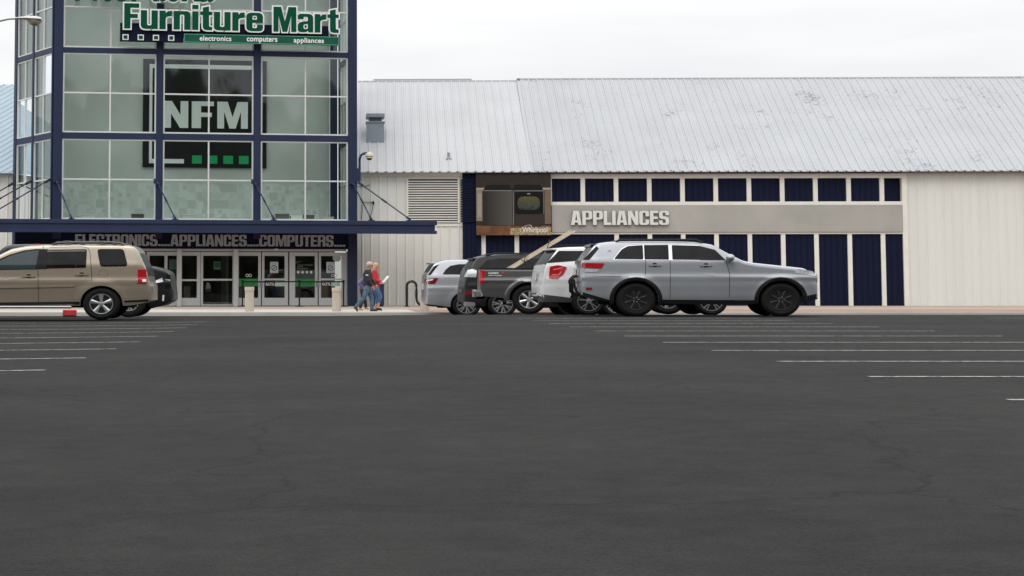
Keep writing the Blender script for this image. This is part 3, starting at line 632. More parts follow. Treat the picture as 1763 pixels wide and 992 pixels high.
# stickers and posters on the doors
def sticker(parent,name,m,a,b,c,e,dy=.018,r=0):
    P=[(dxx(a),dzz(e),r),(dxx(b),dzz(e),r),(dxx(b),dzz(c),r),(dxx(a),dzz(c),r)]
    return place_flat(curve_mesh([rp(P)],.002),name,m,parent,0,1,0,1,DD-dy+.022,fit=(0,1,0,1))
SG=mat('sticker_green',(.02,.27,.06),.5); SP=mat('sticker_mint',(.48,.68,.56),.5); SW=mat('poster_white',(.60,.66,.68),.5)
def txt(parent,s,m,a,b,c,e,dy=.024,off=.0): return place_flat(text_mesh(s,.001,off),'lettering',m,parent,dxx(a),dxx(b),dzz(e),dzz(c),DD-dy+.022)
for D,a,b in ((D1,410.5,444.5),(D3,508.5,542)):
    sticker(D,'green_band',SG,a,b,480,493); txt(D,'WELCOME',mat('dark_green',(.01,.07,.02),.5),a+8,b-5,486,491)
for D,a,b,c in ((D2,456,472,490),(D4,553,569,586)):
    sticker(D,'black_label',BLK,a,b+1,484.5,493); txt(D,'60%',WHITE,a+1.5,b,485.5,492,off=.01); sticker(D,'mint_label',SP,b+1.2,c,484,493)
for D,a in ((D2,465),(D4,562)):
    sticker(D,'poster',SW,a,a+14,451,470); txt(D,'NOTICE',GREY,a+2,a+12,453,455.5)
    cx,cz=dxx(a+7),dzz(461.5)
    bm=bmesh.new(); lathe(bm,[(.085,0),(.115,0),(.115,.002),(.085,.002)],26,'y',loop=True); box(bm,-.012,.012,0,.002,-.08,.08)
    o=fin('no_symbol',bm,mat('symbol_grey',(.07,.09,.11),.5),D); o.location=(cx,DD-.008,cz); o.rotation_euler=(0,R(45),0); o.scale=(1.15,1,1.0)
    txt(D,'ENTER',GREY,a+4,a+10,468,469.3)
for D,a in ((D1,425.5),(D4,573)):
    for k in range(2):
        bm=bmesh.new(); lathe(bm,[(.045,0),(.07,0),(.07,.002),(.045,.002)],20,'y',loop=True); o=fin('round_decal',bm,WHITE,D); o.location=(dxx(a+5*k),DD-.008,dzz(474.5))
for k,yy in enumerate((455.5,458.5,461,464.5)): txt(D3,('STORE HOURS MON SAT','10 AM 9 PM','SUNDAY','11 AM 6 PM')[k],mat('decal_dim',(.35,.37,.35),.5),511.5,(539,521,531,522)[k],yy,yy+1.8)
for k in range(4):
    bm=bmesh.new(); lathe(bm,[(0,0),(.055,0),(.055,.002),(0,.002)],20,'y'); o=fin('round_decal',bm,WHITE,D3); o.location=(dxx(513.5+7.4*k),DD-.008,dzz(468.8))
bm=bmesh.new(); lathe(bm,[(0,0),(.16,0),(.16,.002),(0,.002)],26,'y'); o=fin('round_sticker',bm,mat('sticker_grey',(.52,.54,.54),.5),D4); o.location=(dxx(580),DD-.01,dzz(444)); o.scale=(1.15,1,1)
# green screen sign inside sliding door
o=empty('green_notice',TF.o+TF.n*(DD+.25),TF.th,'small green and white notice hanging behind the wide sliding door','notice')
sc=lambda n,m,a,b,c,e,y:obox(n,m,o,TF.pt(a,460,DD+.25)[0],TF.pt(b,460,DD+.25)[0],y,y+.01,TF.pt(373,e,DD+.25)[1],TF.pt(373,c,DD+.25)[1])
sc('notice_card',mat('card_white',(.8,.85,.8),.5),368,379.5,450.5,464,0); sc('green_picture',mat('card_green',(.06,.6,.16),.5),368.8,378.7,452,460.5,-.012)
# dark interior
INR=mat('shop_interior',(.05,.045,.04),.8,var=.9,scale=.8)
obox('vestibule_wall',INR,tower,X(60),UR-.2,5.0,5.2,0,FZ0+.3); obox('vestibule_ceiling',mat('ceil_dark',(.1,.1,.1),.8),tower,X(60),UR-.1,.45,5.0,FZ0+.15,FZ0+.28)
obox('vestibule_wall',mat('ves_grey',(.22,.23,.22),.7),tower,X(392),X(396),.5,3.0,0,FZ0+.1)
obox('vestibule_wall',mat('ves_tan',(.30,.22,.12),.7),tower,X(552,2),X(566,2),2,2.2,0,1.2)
# info panels inside left sidelight
obox('poster',mat('poster_pale',(.42,.50,.50),.5),tower,dxx(291),dxx(303.5),DD+.04,DD+.06,dzz(464),dzz(447)); obox('poster',SG,tower,dxx(290),dxx(303.5),DD+.04,DD+.06,dzz(473),dzz(464.3)); obox('poster',mat('poster_blue',(.38,.48,.54),.5),tower,dxx(290),dxx(303.5),DD+.04,DD+.06,dzz(493),dzz(473.3))
# left of the doors: dark brown wall in the canopy shade
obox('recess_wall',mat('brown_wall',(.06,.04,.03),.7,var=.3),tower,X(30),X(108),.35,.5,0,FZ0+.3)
# ================================================================== TOWER SIGN (green lettering)
fs=empty('store_sign',TF.o,TF.th,'big green store sign on the tower with white edged letters reading Furniture Mart','sign')
SD=-.75
def sp_(px,py): return TF.pt(px,py,SD)
def s_z(px,py): return TF.pt(px,py,SD)[1]
zb=s_z(211,49.8); zt=s_z(211,6.5)
sxx=lambda px:TF.pt(px,40,SD)[0]
lettering('Furniture',fs,GREEN,sxx(213.5),sxx(452),zb,zt,SD-.10,ext=.07,gap=.05,under=WHITE,uoff=.058)
lettering('Mart',fs,GREEN,sxx(470),sxx(582),zb,zt,SD-.10,ext=.07,gap=.05,under=WHITE,uoff=.058)
obox('backing_board',NAVYD,fs,sxx(207),sxx(316),SD+.05,SD+.25,s_z(211,70.5),s_z(211,39),bev=.01)
obox('backing_board',NAVYD,fs,sxx(316)+.003,sxx(566),SD+.05,SD+.25,s_z(211,62),s_z(211,37),bev=.01)
gb=obox('green_bar',mat('bar_green',(.004,.085,.05),.6,spec=.2),fs,sxx(316.5),sxx(583.5),SD-.10,SD+.04,s_z(316,73.5),s_z(316,58.5),bev=.01)
bm=bmesh.new(); xa,xb,za,zc=sxx(316.5),sxx(583.5),s_z(316,73.5),s_z(316,58.5)
for (a,b,c,e) in ((xa,xb,zc-.03,zc-.006),(xa,xb,za+.006,za+.03),(xa+.006,xa+.03,za+.031,zc-.031),(xb-.03,xb-.006,za+.031,zc-.031)): box(bm,a,b,SD-.108,SD-.101,c,e)
fin('bar_edge',bm,mat('edge_green',(.12,.35,.25),.4),gb)
for s,a,b,c,e in (('electronics',343.5,398,61.5,71.5),('computers',424.5,477,61.8,73.8),('appliances',505,557,61.8,73.8)):
    # descender words are fitted on their own extents
    y0=s_z(316,70.2 if s=='electronics' else 72.8); y1=s_z(316,61.6)
    place_flat(text_mesh(s,.01,.022,spacing=1.05),'lettering',WHITE,gb,sxx(a),sxx(b),y0,y1,SD-.115)
for k in range(4):
    x=sxx(211+26.2*k); xe=sxx(221.5+26.2*k); z0,z1=s_z(211,68.8),s_z(211,59.3)
    o=obox('square',WHITE,fs,x,xe,SD-.06,SD+.045,z0,z1); t=.045; obox('square_face',GREEN,o,x+t,xe-t,SD-.075,SD-.062,z0+t,z1-t)
zN=s_z(150,1.5)
for s,pa,pb,bd in (('Nebr',128,256,False),('aska',260,372,True)):
    me=text_mesh(s,.06,.030,shear=.35); xs_=[v.co.x for v in me.vertices]; hh_=1.9*(1 if s=='Nebr' else 1)
    ft=(min(xs_),max(xs_),-.02,.74); zo=0 if s=='Nebr' else (sxx(260)-sxx(128))*math.sin(R(.9))
    o=place_flat(me,'script_word',GREEN,fs,sxx(pa),sxx(pb),zN+zo,zN+zo+hh_,SD-.105,fit=ft,rot=R(.9))
    if bd: place_flat(text_mesh(s,.05,.052,shear=.35),'script_border',WHITE,fs,sxx(pa),sxx(pb),zN+zo,zN+zo+hh_,SD-.10,fit=ft,rot=R(.9))
bm=bmesh.new()
for px in (274,442):
    for py in (20,66): a=TF.pt(px,py,SD); tube(bm,[(a[0],SD+.2,s_z(211,py)),(a[0],-.1,s_z(211,py))],.04)
fin('mounting_arms',bm,NAVYD,fs)
# ================================================================== SMALL THINGS ON THE BUILDING AND WALK
# security camera on a curved arm from the tower corner
def TW(px,py,d): a=TF.pt(px,py,d); return TF.o+TF.u*a[0]+TF.n*d+Vector((0,0,a[1]))
p0=TW(619,300,-.05); o=empty('security_camera',p0,TF.th,'cream dome security camera on a curved navy arm beside the tower','security camera')
def LC(px,py): a=TF.pt(px,py,-.05); b=TF.pt(619,300,-.05); return (a[0]-b[0],0,a[1]-b[1])
bm=bmesh.new(); tube(bm,[LC(619,312),LC(619,285),LC(619.2,274),LC(621.5,267.5),LC(625,265),LC(629,264),LC(632,264)],.055,10); fin('arm',bm,NAVY,o,True)
bm=bmesh.new(); c=LC(636,268); box(bm,-.25,.02,-.06,.16,LC(619,312)[2],LC(619,290)[2],bev=.01); fin('bracket',bm,NAVY,o)
bm=bmesh.new(); lathe(bm,[(0,.17),(.07,.165),(.08,.12),(.19,.08),(.20,-.02),(.15,-.07),(.15,-.11),(.10,-.12)],20,c=(c[0],0,c[2])); fin('housing',bm,mat('camera_cream',(.66,.60,.46),.5),o,True)
bm=bmesh.new(); lathe(bm,[(.12,-.11),(.115,-.15),(.08,-.19),(0,-.205)],20,c=(c[0],0,c[2])); fin('dome',bm,BLKG,o,True)
# wires on the wall
def MW(px,py,d=-.06): a=MF.pt(px,py,d); return Vector((a[0],d,a[1]))
o=empty('wall_cable',MF.o,MF.th,'thin dark cables looping down the cream wall beside the tower','cable')
bm=bmesh.new(); tube(bm,[MW(617,321),MW(625,321),MW(632,320),MW(638,318)],.014,6); tube(bm,[MW(625,348),MW(634,348.5),MW(642,348),MW(642,355),MW(640.5,364),MW(637,375),MW(636,379)],.014,6); tube(bm,[MW(624,352),MW(623.5,365),MW(622,378)],.014,6); fin('cable',bm,BLK,o,True)
bm=bmesh.new(); box(bm,MW(640.5,0)[0],MW(643.5,0)[0],-.12,-.04,MF.z(352),MF.z(347)); fin('junction_box',bm,BLK,o)
# navy utility panel at wall foot, behind the walkers
o=empty('parking_block',(kx0*55/57.3,55,GZ(kx0,55)),0,'short red painted block on the drive under the tan SUV','parking block')
zz_=CH-40.3*55/PF-GZ(kx0,55)
obox('block',mat('block_red',(.42,.015,.02),.6,var=.2,scale=9),o,0,(kx1-kx0)*55/57.3,-.08,.08,.03,zz_,bev=.02); obox('rubber_base',BLK,o,-.02,(kx1-kx0)*55/57.3+.02,-.1,.1,-.02,.028)
# exposed aggregate bollards
for px,wd,top,lab in ((429.5,16.5,494,'exposed concrete bollard with cap band in front of the left pair of doors'),(579.5,16.5,495.5,'exposed concrete bollard with cap band in front of the rightmost door'),(731,16.5,503,'pale concrete bollard standing behind the bumper of the far silver SUV')):
    FB=Frame(px,59.2); x=FB.x(px+wd/2); x=abs(x); zt=FB.z(top)
    o=empty('bollard',FB.o,0,lab,'bollard','concrete bollards along the kerb')
    bm=bmesh.new(); zc=zt-FB.z(0)+FB.z(7) if False else zt-.155
    lathe(bm,[(x*.93,0),(x*.93,zc),(x*.86,zc+.008)],28); fin('shaft',bm,CONC,o,True)
    bm=bmesh.new(); lathe(bm,[(x*.86,zc+.009),(x*.99,zc+.022),(x,zt-.02),(x*.95,zt),(0,zt)],28); fin('cap',bm,CONC,o,True)
FB=Frame(650,73.5); o=empty('utility_box',FB.o,0,'navy metal box against the cream wall just behind the walkers','utility box')
x0_,x1_=FB.x(640),FB.x(661); zt_=FB.z(491)
obox('cabinet',NAVY,o,x0_,x1_,-.25,.25,.05,zt_,bev=.015); obox('lid',NAVY,o,x0_-.02,x1_+.02,-.27,.27,zt_+.002,zt_+.05,bev=.01); obox('plinth',BLK,o,x0_+.03,x1_-.03,-.22,.22,0,.048)
# belt barrier posts
def beltpost(px,yb,lab,px2=None):
    Y=PF*CH/(yb-HY); Y=73.2; FB=Frame(px,Y); o=empty('barrier_post',FB.o,0,lab,'barrier post','black belt barrier posts by the doors')
    H=FB.z(482.5)
    bm=bmesh.new(); lathe(bm,[(.03,.02),(.034,H-.12)],14); fin('post',bm,BLK,o,True)
    bm=bmesh.new(); lathe(bm,[(.03,H-.12),(.05,H-.118),(.05,H),(.03,H+.01),(0,H+.01)],14); fin('belt_head',bm,BLK,o,True)
    bm=bmesh.new(); lathe(bm,[(.20,0),(.20,.015),(.05,.045),(.03,.08)],24); fin('foot',bm,BLK,o,True)
    if px2:
        x1=FB.x(px2); bm=bmesh.new(); n=8
        for i in range(n):
            a,b=x1*i/n,x1*(i+1)/n; sg=lambda t:-.015*math.sin(math.pi*t)
            za,zb_=sg(i/n),sg((i+1)/n)
            v=[bm.verts.new(q) for q in ((a,0,H-.085+za),(b,0,H-.085+zb_),(b,0,H-.03+zb_),(a,0,H-.03+za))]; bm.faces.new(v)
        fin('belt',bm,BLK,o,solid=.004)
    return o
beltpost(417.5,527,'black belt barrier post beside the left concrete bollard',515.5); beltpost(515.5,527,'black belt barrier post between the two pairs of doors',591.5); beltpost(591.5,527,'black belt barrier post at the tower corner column')
# bike rack
FB=Frame(708,72.5); o=empty('bike_rack',FB.o,0,'black steel hoop bike rack against the cream wall','bike rack')
def B(px,py): a=FB.pt(px,py); return (a[0],0,a[1])
bm=bmesh.new(); pts=[B(700.5,528.5),B(700.5,495)]
for k in range(9):
    a=math.pi*(1-k/8); pts.append(B(708.7+8.2*math.cos(a),492-7.5*math.sin(a)))
pts+=[B(717,500),B(717,513),B(718,519),B(721,523),B(726,526),B(731,524)]
tube(bm,pts,.055,12); fin('hoop',bm,BLKG,o,True)
bm=bmesh.new(); lathe(bm,[(.13,0),(.13,.015),(.06,.02)],16,c=(B(700.5,528)[0],0,-.0)); fin('base_flange',bm,BLK,o)
# street lamp, cobra head
FL=Frame(-60,47); o=empty('street_lamp',(FL.o.x,47,GZ(FL.o.x,47)),0,'grey cobra head street lamp reaching in over the left of the tower','street lamp')
g0=GZ(FL.o.x,47)
def Lp(px,py): a=FL.pt(px,py); return (a[0],0,a[1]-g0)
LG=mat('lamp_grey',(.56,.55,.54),.45,.3)
H=Lp(0,60)[2]
bm=bmesh.new(); lathe(bm,[(.13,0),(.075,H)],16); fin('pole',bm,LG,o,True)
bm=bmesh.new(); tube(bm,[(0,0,H-.05),Lp(-40,48),Lp(-15,39),Lp(2,35),Lp(14,32.3),Lp(28,31.5)],[.05,.045,.042,.04,.038,.036],10); fin('arm',bm,LG,o,True)
bm=bmesh.new(); prof=[(26,31.3,.05,1.2),(34,31.6,.10,2.4),(46,32.2,.16,4.2),(58,33,.19,5.4),(67,33.6,.19,4.8),(72.5,34,.14,2.8)]
rings=[]
for px,py,wd,hh in prof:
    c=Lp(px,py); t=hh/64; rings.append([bm.verts.new((c[0],wd*math.cos(a),c[2]+t*math.sin(a)*(1 if math.sin(a)>0 else .75))) for a in [2*math.pi*k/14 for k in range(14)]])
for i in range(len(rings)-1):
    for k in range(14): bm.faces.new((rings[i][k],rings[i][(k+1)%14],rings[i+1][(k+1)%14],rings[i+1][k]))
bm.faces.new(rings[0]); bm.faces.new(rings[-1]); fin('lamp_head',bm,LG,o,True)
bm=bmesh.new(); c=Lp(60,36.5); lathe(bm,[(.19,0),(.16,-.06),(.09,-.12),(0,-.15)],18,c=c); ob=fin('lens',bm,mat('lamp_lens',(.45,.40,.30),.25,var=.1),o,True)
# ================================================================== VEHICLES
AN=1.17
def interp(P,x):
    if x<=P[0][0]: return P[0][1]
    for (a,b),(c,d) in zip(P,P[1:]):
        if x<=c: return b+(d-b)*((x-a)/(c-a) if c>a else 1)
    return P[-1][1]
DARKW=mat('wheel_well',(.008,.008,.008),.9)
def wheel(parent,x,y,r,rim_r,style,hand=-1,rimmat=None,wd=.24):
    """wheel standing in the local xz plane at (x,y,r); hand -1 faces -y"""
    e=empty('wheel',(x,y,r),0,parent=parent); e.scale=(AN,-hand*1.0 if hand<0 else -1,1) if False else (AN,1,1)
    if hand>0: e.rotation_euler=(0,0,math.pi)
    bm=bmesh.new(); h=wd/2
    lathe(bm,[(rim_r,-h+.015),(rim_r+.012,-h+.002),(rim_r+.03,-h),((rim_r+r)/2,-h-.014),(r-.035,-h+.004),(r-.008,-h+.03),(r,-h+.06),(r,h-.06),(r-.008,h-.03),(r-.035,h),(rim_r,h-.01)],44,'y'); fin('tyre',bm,RUB,e,True)
    m=rimmat or RIMM
    bm=bmesh.new(); lathe(bm,[(rim_r+.004,-h+.012),(rim_r,-h-.002),(rim_r-.014,-h),(rim_r-.018,-h+.03),(rim_r-.022,-h+.06)],44,'y',cap=False)
    n={'five':5,'six':6,'multi':7,'black':8,'ten':5}[style]
    ww={'five':(.085,.11),'six':(.075,.085),'multi':(.042,.036),'black':(.055,.06),'ten':(.03,.03)}[style]
    for k in range(n):
        for dv in ((0,) if style in('five','six','black') else (-.16,.16)):
            a=2*math.pi*k/n+.35; a2=a+dv
            p0=Vector((math.cos(a)*.04,0,math.sin(a)*.04)); p1=Vector((math.cos(a2)*(rim_r-.012),0,math.sin(a2)*(rim_r-.012))); t=(p1-p0).normalized(); s=Vector((-t.z,0,t.x))
            v=[]
            for pp,wdt,yy in ((p0,ww[0]*.8,-h+.012),(p0.lerp(p1,.5),ww[0],-h+.006),(p1,ww[1],-h+.004)):
                v.append([bm.verts.new(pp+s*wdt*.5+Vector((0,yy+.012,0))),bm.verts.new(pp+s*wdt*.25+Vector((0,yy,0))),bm.verts.new(pp-s*wdt*.25+Vector((0,yy,0))),bm.verts.new(pp-s*wdt*.5+Vector((0,yy+.012,0))),bm.verts.new(pp+Vector((0,yy+.035,0)))])
            for i in range(2):
                for j in range(5): bm.faces.new((v[i][j],v[i][(j+1)%5],v[i+1][(j+1)%5],v[i+1][j]))
    lathe(bm,[(0,-h+.0),(.028,-h+.001),(.034,-h+.012),(.07,-h+.016),(.075,-h+.05)],20,'y')
    rm=fin('rim',bm,m,e,True)
    bm=bmesh.new(); lathe(bm,[(rim_r-.002,-h+.058),(rim_r-.06,-h+.075),(0,-h+.09)],30,'y',cap=False); fin('brake',bm,DARKW,rm)
    bm=bmesh.new()
    for k in range(5 if style!='six' else 6):
        a=2*math.pi*k/(5 if style!='six' else 6); lathe(bm,[(.009,-h+.018),(.009,-h-.002),(0,-h-.004)],8,'y',(math.cos(a)*.055,0,math.sin(a)*.055))
    fin('lug_nuts',bm,GREY if style!='black' else CHR,rm)
    return e
class Car:
    def __init__(s,name,label,cat,pxref,Yc,yaw,hw,paint,top,wheels,r,belt=1.05,zb=.30,roofz=1.78,tumble=.17,plan=.14,planR=.45,g=None,arch=1.13,flare=.018,bottom=None,dl=0,dr=0):
        s.F=Frame(pxref,Yc,R(yaw)); s.g=GZ(s.F.o.x,Yc) if g is None else g; s.F.o.z=s.g
        s.hw=hw; s.e=empty(name,s.F.o,R(yaw),label,cat); s.paint=paint
        P=lambda a,b:s.F.pt(a,b,-hw)
        s.P=P
        T=[P(a,b) for a,b in top]; xa_,xb_=T[0][0],T[-1][0]
        sh_=lambda x:x+dl*max(0,1-(x-xa_)/.7)-dr*max(0,1-(xb_-x)/.7)
        T=[(sh_(x),z) for x,z in T]; s.T=T; s.x0,s.x1=T[0][0],T[-1][0]; s.belt=belt; s.zb=zb; s.roofz=roofz; s.tum=tumble; s.plan=plan; s.pR=planR
        s.wh=[(P(wp,500)[0],r) for wp in wheels]; s.r=r; s.arch=arch; s.fl=flare; s.bot=[(sh_(P(a,b)[0]),P(a,b)[1]) for a,b in bottom] if bottom else None
        s.body()
    def zt(s,x):
        # light smoothing keeps the corners of the profile soft
        k=.035; return (interp(s.T,max(s.x0,x-k))+2*interp(s.T,x)+interp(s.T,min(s.x1,x+k)))/4
    def zlow(s,x):
        if s.bot: return interp(s.bot,x)
        e=min(x-s.x0,s.x1-x); return s.zb+.13*max(0,1-e/.6)**1.5
    def W(s,x,z):
        e=max(0,min(x-s.x0,s.x1-x)); p=1-s.plan*max(0,1-e/s.pR)**2.2-.42*max(0,1-e/.11)**3
        zm=.72
        if z<zm: v=1-.13*((zm-z)/(zm-.2))**1.8
        elif z<s.belt: v=1-.02*((z-zm)/(s.belt-zm))**1.5
        else:
            t=(z-s.belt)/(s.roofz-s.belt); v=.98-s.tum*t**1.15-.012*min(1,t*8)
        y=s.hw*p*v
        for wx,r in s.wh:
            dd=math.hypot((x-wx)/AN,z-s.r); ra=r*s.arch
            if dd<ra+.16: y+=s.fl*smooth(ra+.16,ra+.03,dd)
        # character crease
        y+=.020*math.exp(-((z-.90)/.045)**2)-.010*math.exp(-((z-.60)/.10)**2)*min(1,e*3)
        return y
    def body(s):
        bm=bmesh.new(); n=int((s.x1-s.x0)/.035); xs=set()
        for i in range(n+1): xs.add(round(s.x0+(s.x1-s.x0)*i/n,4))
        for d_ in (.004,.010,.018,.028,.045,.06,.08): xs.add(round(s.x0+d_,4)); xs.add(round(s.x1-d_,4))
        xs=sorted(xs); rings=[]; NR=22
        for x in xs:
            zt=s.zt(x); zl=min(s.zlow(x),zt-.12); c=.055; side=[]
            for k in range(NR+1):
                z=zl+(zt-c-zl)*k/NR; side.append((s.W(x,z),z))
            we=side[-1][0]
            top=[(we-.014,zt-c*.45),(we-.045,zt-c*.12),(we-.10,zt+.002),(we*.5,zt+.018)]
            half=[(side[0][0]*.55,zl+.0)]+side+top
            ring=[bm.verts.new((x,-a,b)) for a,b in half]+[bm.verts.new((x,0,zt+.022))]+[bm.verts.new((x,a,b)) for a,b in half[::-1]]
            rings.append(ring)
        m=len(rings[0])
        for i in range(len(rings)-1):
            for k in range(m): bm.faces.new((rings[i][k],rings[i+1][k],rings[i+1][(k+1)%m],rings[i][(k+1)%m]))
        bm.faces.new(rings[0]); bm.faces.new(rings[-1][::-1])
        bmesh.ops.recalc_face_normals(bm,faces=bm.faces)
        for f in bm.faces: f.smooth=True
        me=bpy.data.meshes.new('body'); bm.to_mesh(me); bm.free(); me.materials.append(s.paint); me.materials.append(DARKW)
        tmp=bpy.data.objects.new('body',me); COL.objects.link(tmp)
        cm=bpy.data.meshes.new('c'); bm=bmesh.new()
        for wx,r in s.wh:
            for sg in (-1,1):
                n=48; A=[];B_=[]
                for k in range(n):
                    a=2*math.pi*k/n; px,pz=wx+AN*r*s.arch*math.cos(a),s.r+r*s.arch*math.sin(a)
                    A.append(bm.verts.new((px,sg*(s.hw+.3),pz))); B_.append(bm.verts.new((px,sg*(s.hw-.36),pz)))
                bm.faces.new(A); bm.faces.new(B_[::-1])
                for k in range(n): bm.faces.new((A[k],B_[k],B_[(k+1)%n],A[(k+1)%n]))
        bmesh.ops.recalc_face_normals(bm,faces=bm.faces)
        for f in bm.faces: f.material_index=0
        bm.to_mesh(cm); bm.free(); cm.materials.append(DARKW); cut=bpy.data.objects.new('cut',cm); COL.objects.link(cut)
        md=tmp.modifiers.new('b','BOOLEAN'); md.operation='DIFFERENCE'; md.object=cut; md.solver='EXACT'
        try: md.material_mode='TRANSFER'
        except Exception: pass
        me2=bpy.data.meshes.new_from_object(tmp.evaluated_get(bpy.context.evaluated_depsgraph_get()))
        bpy.data.objects.remove(tmp); bpy.data.objects.remove(cut)
        bm=bmesh.new(); bm.from_mesh(me2)
        for e in bm.edges:
            if len(e.link_faces)==2 and (e.calc_face_angle(0)>R(32) or e.link_faces[0].material_index!=e.link_faces[1].material_index): e.smooth=False
        bm.to_mesh(me2); bm.free(); me2.name='body'
        o=bpy.data.objects.new('body',me2); COL.objects.link(o); o.parent=s.e; s.bodyo=o
    def patch(s,name,m,pts,off=.006,r=.03,parent=None,solid=.02,px=True,label=None,side=-1):
        P=[s.P(a,b)for a,b in pts] if px else pts
        P=rp([(a,b,r) for a,b in P],4); xs=[p[0] for p in P]; zs=[p[1] for p in P]
        ar=sum(P[i][0]*P[(i+1)%len(P)][1]-P[(i+1)%len(P)][0]*P[i][1] for i in range(len(P)))
        if ar<0: P=P[::-1]
        bm=bmesh.new(); nx=max(2,int((max(xs)-min(xs))/.05)); nz=max(2,int((max(zs)-min(zs))/.05))
        g=[[bm.verts.new((min(xs)+(max(xs)-min(xs))*i/nx,0,min(zs)+(max(zs)-min(zs))*j/nz)) for i in range(nx+1)] for j in range(nz+1)]
        for j in range(nz):
            for i in range(nx): bm.faces.new((g[j][i],g[j][i+1],g[j+1][i+1],g[j+1][i]))
        for i in range(len(P)):
            a=Vector((P[i][0],0,P[i][1])); b=Vector((P[(i+1)%len(P)][0],0,P[(i+1)%len(P)][1])); d=b-a
            if d.length<1e-5: continue
            bmesh.ops.bisect_plane(bm,geom=bm.verts[:]+bm.edges[:]+bm.faces[:],plane_co=a,plane_no=Vector((d.z,0,-d.x)),clear_outer=True,dist=1e-6)
        for xx_,nn_ in ((s.x0+.012,-1),(s.x1-.012,1)):
            bmesh.ops.bisect_plane(bm,geom=bm.verts[:]+bm.edges[:]+bm.faces[:],plane_co=(xx_,0,0),plane_no=(nn_,0,0),clear_outer=True,dist=1e-6)
        for v in bm.verts: v.co.y=side*(s.W(v.co.x,v.co.z)+off)
        for f in bm.faces: f.smooth=True
        bm.normal_update()
        if bm.faces:
            bm.faces.ensure_lookup_table()
            if bm.faces[0].normal.y*side<0: bmesh.ops.reverse_faces(bm,faces=bm.faces)
        if solid:
            fs=list(bm.faces); es=[e for e in bm.edges if len(e.link_faces)==1]; mp_={v:bm.verts.new((v.co.x,v.co.y-side*solid,v.co.z)) for v in list(bm.verts)}
            for e in es:
                l=e.link_loops[0]; v1,v2=l.vert,l.link_loop_next.vert
                f=bm.faces.new((v2,v1,mp_[v1],mp_[v2])); f.smooth=False; e.smooth=False
            for f in fs:
                g_=bm.faces.new([mp_[v] for v in reversed(f.verts)]); g_.smooth=False
        me=bpy.data.meshes.new(name); bm.to_mesh(me); bm.free(); me.materials.append(m)
        o=bpy.data.objects.new(name,me); COL.objects.link(o); o.parent=parent or s.e
        if label: o['label']=label
        return o
    def line(s,pts,wd=.012,off=.002,name='door_gap',m=None,px=True,parent=None,solid=0):
        P=[Vector(s.P(a,b)) for a,b in pts] if px else [Vector(p) for p in pts]; Q=[]
        for a,b in zip(P,P[1:]):
            n=max(1,int((b-a).length/.05)); Q+=[a.lerp(b,i/n) for i in range(n)]
        Q.append(P[-1]); bm=bmesh.new(); pr=None
        for i,q in enumerate(Q):
            t=(Q[min(i+1,len(Q)-1)]-Q[max(0,i-1)]).normalized(); nn=Vector((-t.y,t.x))*wd/2
            v=[bm.verts.new((c.x,-(s.W(c.x,c.y)+off),c.y)) for c in (q+nn,q-nn)]
            if pr: bm.faces.new((pr[0],pr[1],v[1],v[0]))
            pr=v
        o=fin(name,bm,m or BLK,parent or s.bodyo,solid=solid)
        if o.data.polygons and o.data.polygons[0].normal.y>0: o.data.flip_normals()
        return o
    def ring(s,wi,r0,r1,m,off=.03,name='wheel_arch_trim',a0=0,a1=180):
        wx,r=s.wh[wi]; bm=bmesh.new(); n=36; prev=None
        for i in range(n+1):
            a=R(a0+(a1-a0)*i/n); row=[]
            for k,(f,o_) in enumerate(((0,.0),(.15,1),(.75,1),(1,.1))):
                rr=r*(r0+(r1-r0)*f); x=wx+AN*rr*math.cos(a); z=s.r+rr*math.sin(a); row.append(bm.verts.new((x,-(s.W(x,z)+.003+off*o_),z)))
            if prev:
                for k in range(3): bm.faces.new((prev[k],prev[k+1],row[k+1],row[k]))
            prev=row
        o=fin(name,bm,m,s.e,True,ang=50)
        o.data.flip_normals() if o.data.polygons[5].normal.y>0 else None
    def topglass(s,name,xa,xb,m=None,inset=.10,off=.006):
        """windscreen or rear glass lying on the sloping top profile between two pixel columns"""
        a,b=s.P(xa,450)[0],s.P(xb,450)[0]; bm=bmesh.new(); n=14; rows=[]
        for i in range(n+1):
            x=a+(b-a)*i/n; zt=s.zt(x); we=s.W(x,zt-.055); row=[]
            for k in range(9):
                y=-(we-inset)+2*(we-inset)*k/8; ay=abs(y); z=zt+off+(.022-.004*ay/(we*.5) if ay<we*.5 else .018-.016*(ay-we*.5)/max(.01,we*.5-.10)); row.append(bm.verts.new((x,y,z)))
            rows.append(row)
        for i in range(n):
            for k in range(8): bm.faces.new((rows[i][k],rows[i+1][k],rows[i+1][k+1],rows[i][k+1]))
        for f in bm.faces: f.smooth=True
        return fin(name,bm,m or mat('rear_screen',(.012,.012,.014),.25,spec=.15),s.e)
    def wheels(s,rim,style,rimmat=None,faces=1):
        for wx,r in s.wh:
            wheel(s.e,wx,-s.hw+.13,r,rim,style,-1,rimmat); wheel(s.e,wx,s.hw-.13,r,rim,style,1,rimmat)
        # axles and underbody
        bm=bmesh.new()
        for wx,r in s.wh: tube(bm,[(wx,-s.hw+.2,r),(wx,s.hw-.2,r)],.045,8)
        box(bm,s.x0+.5,s.x1-.5,-.45,.45,s.zb-.05,s.zb+.08); fin('underbody',bm,DARKW,s.e)
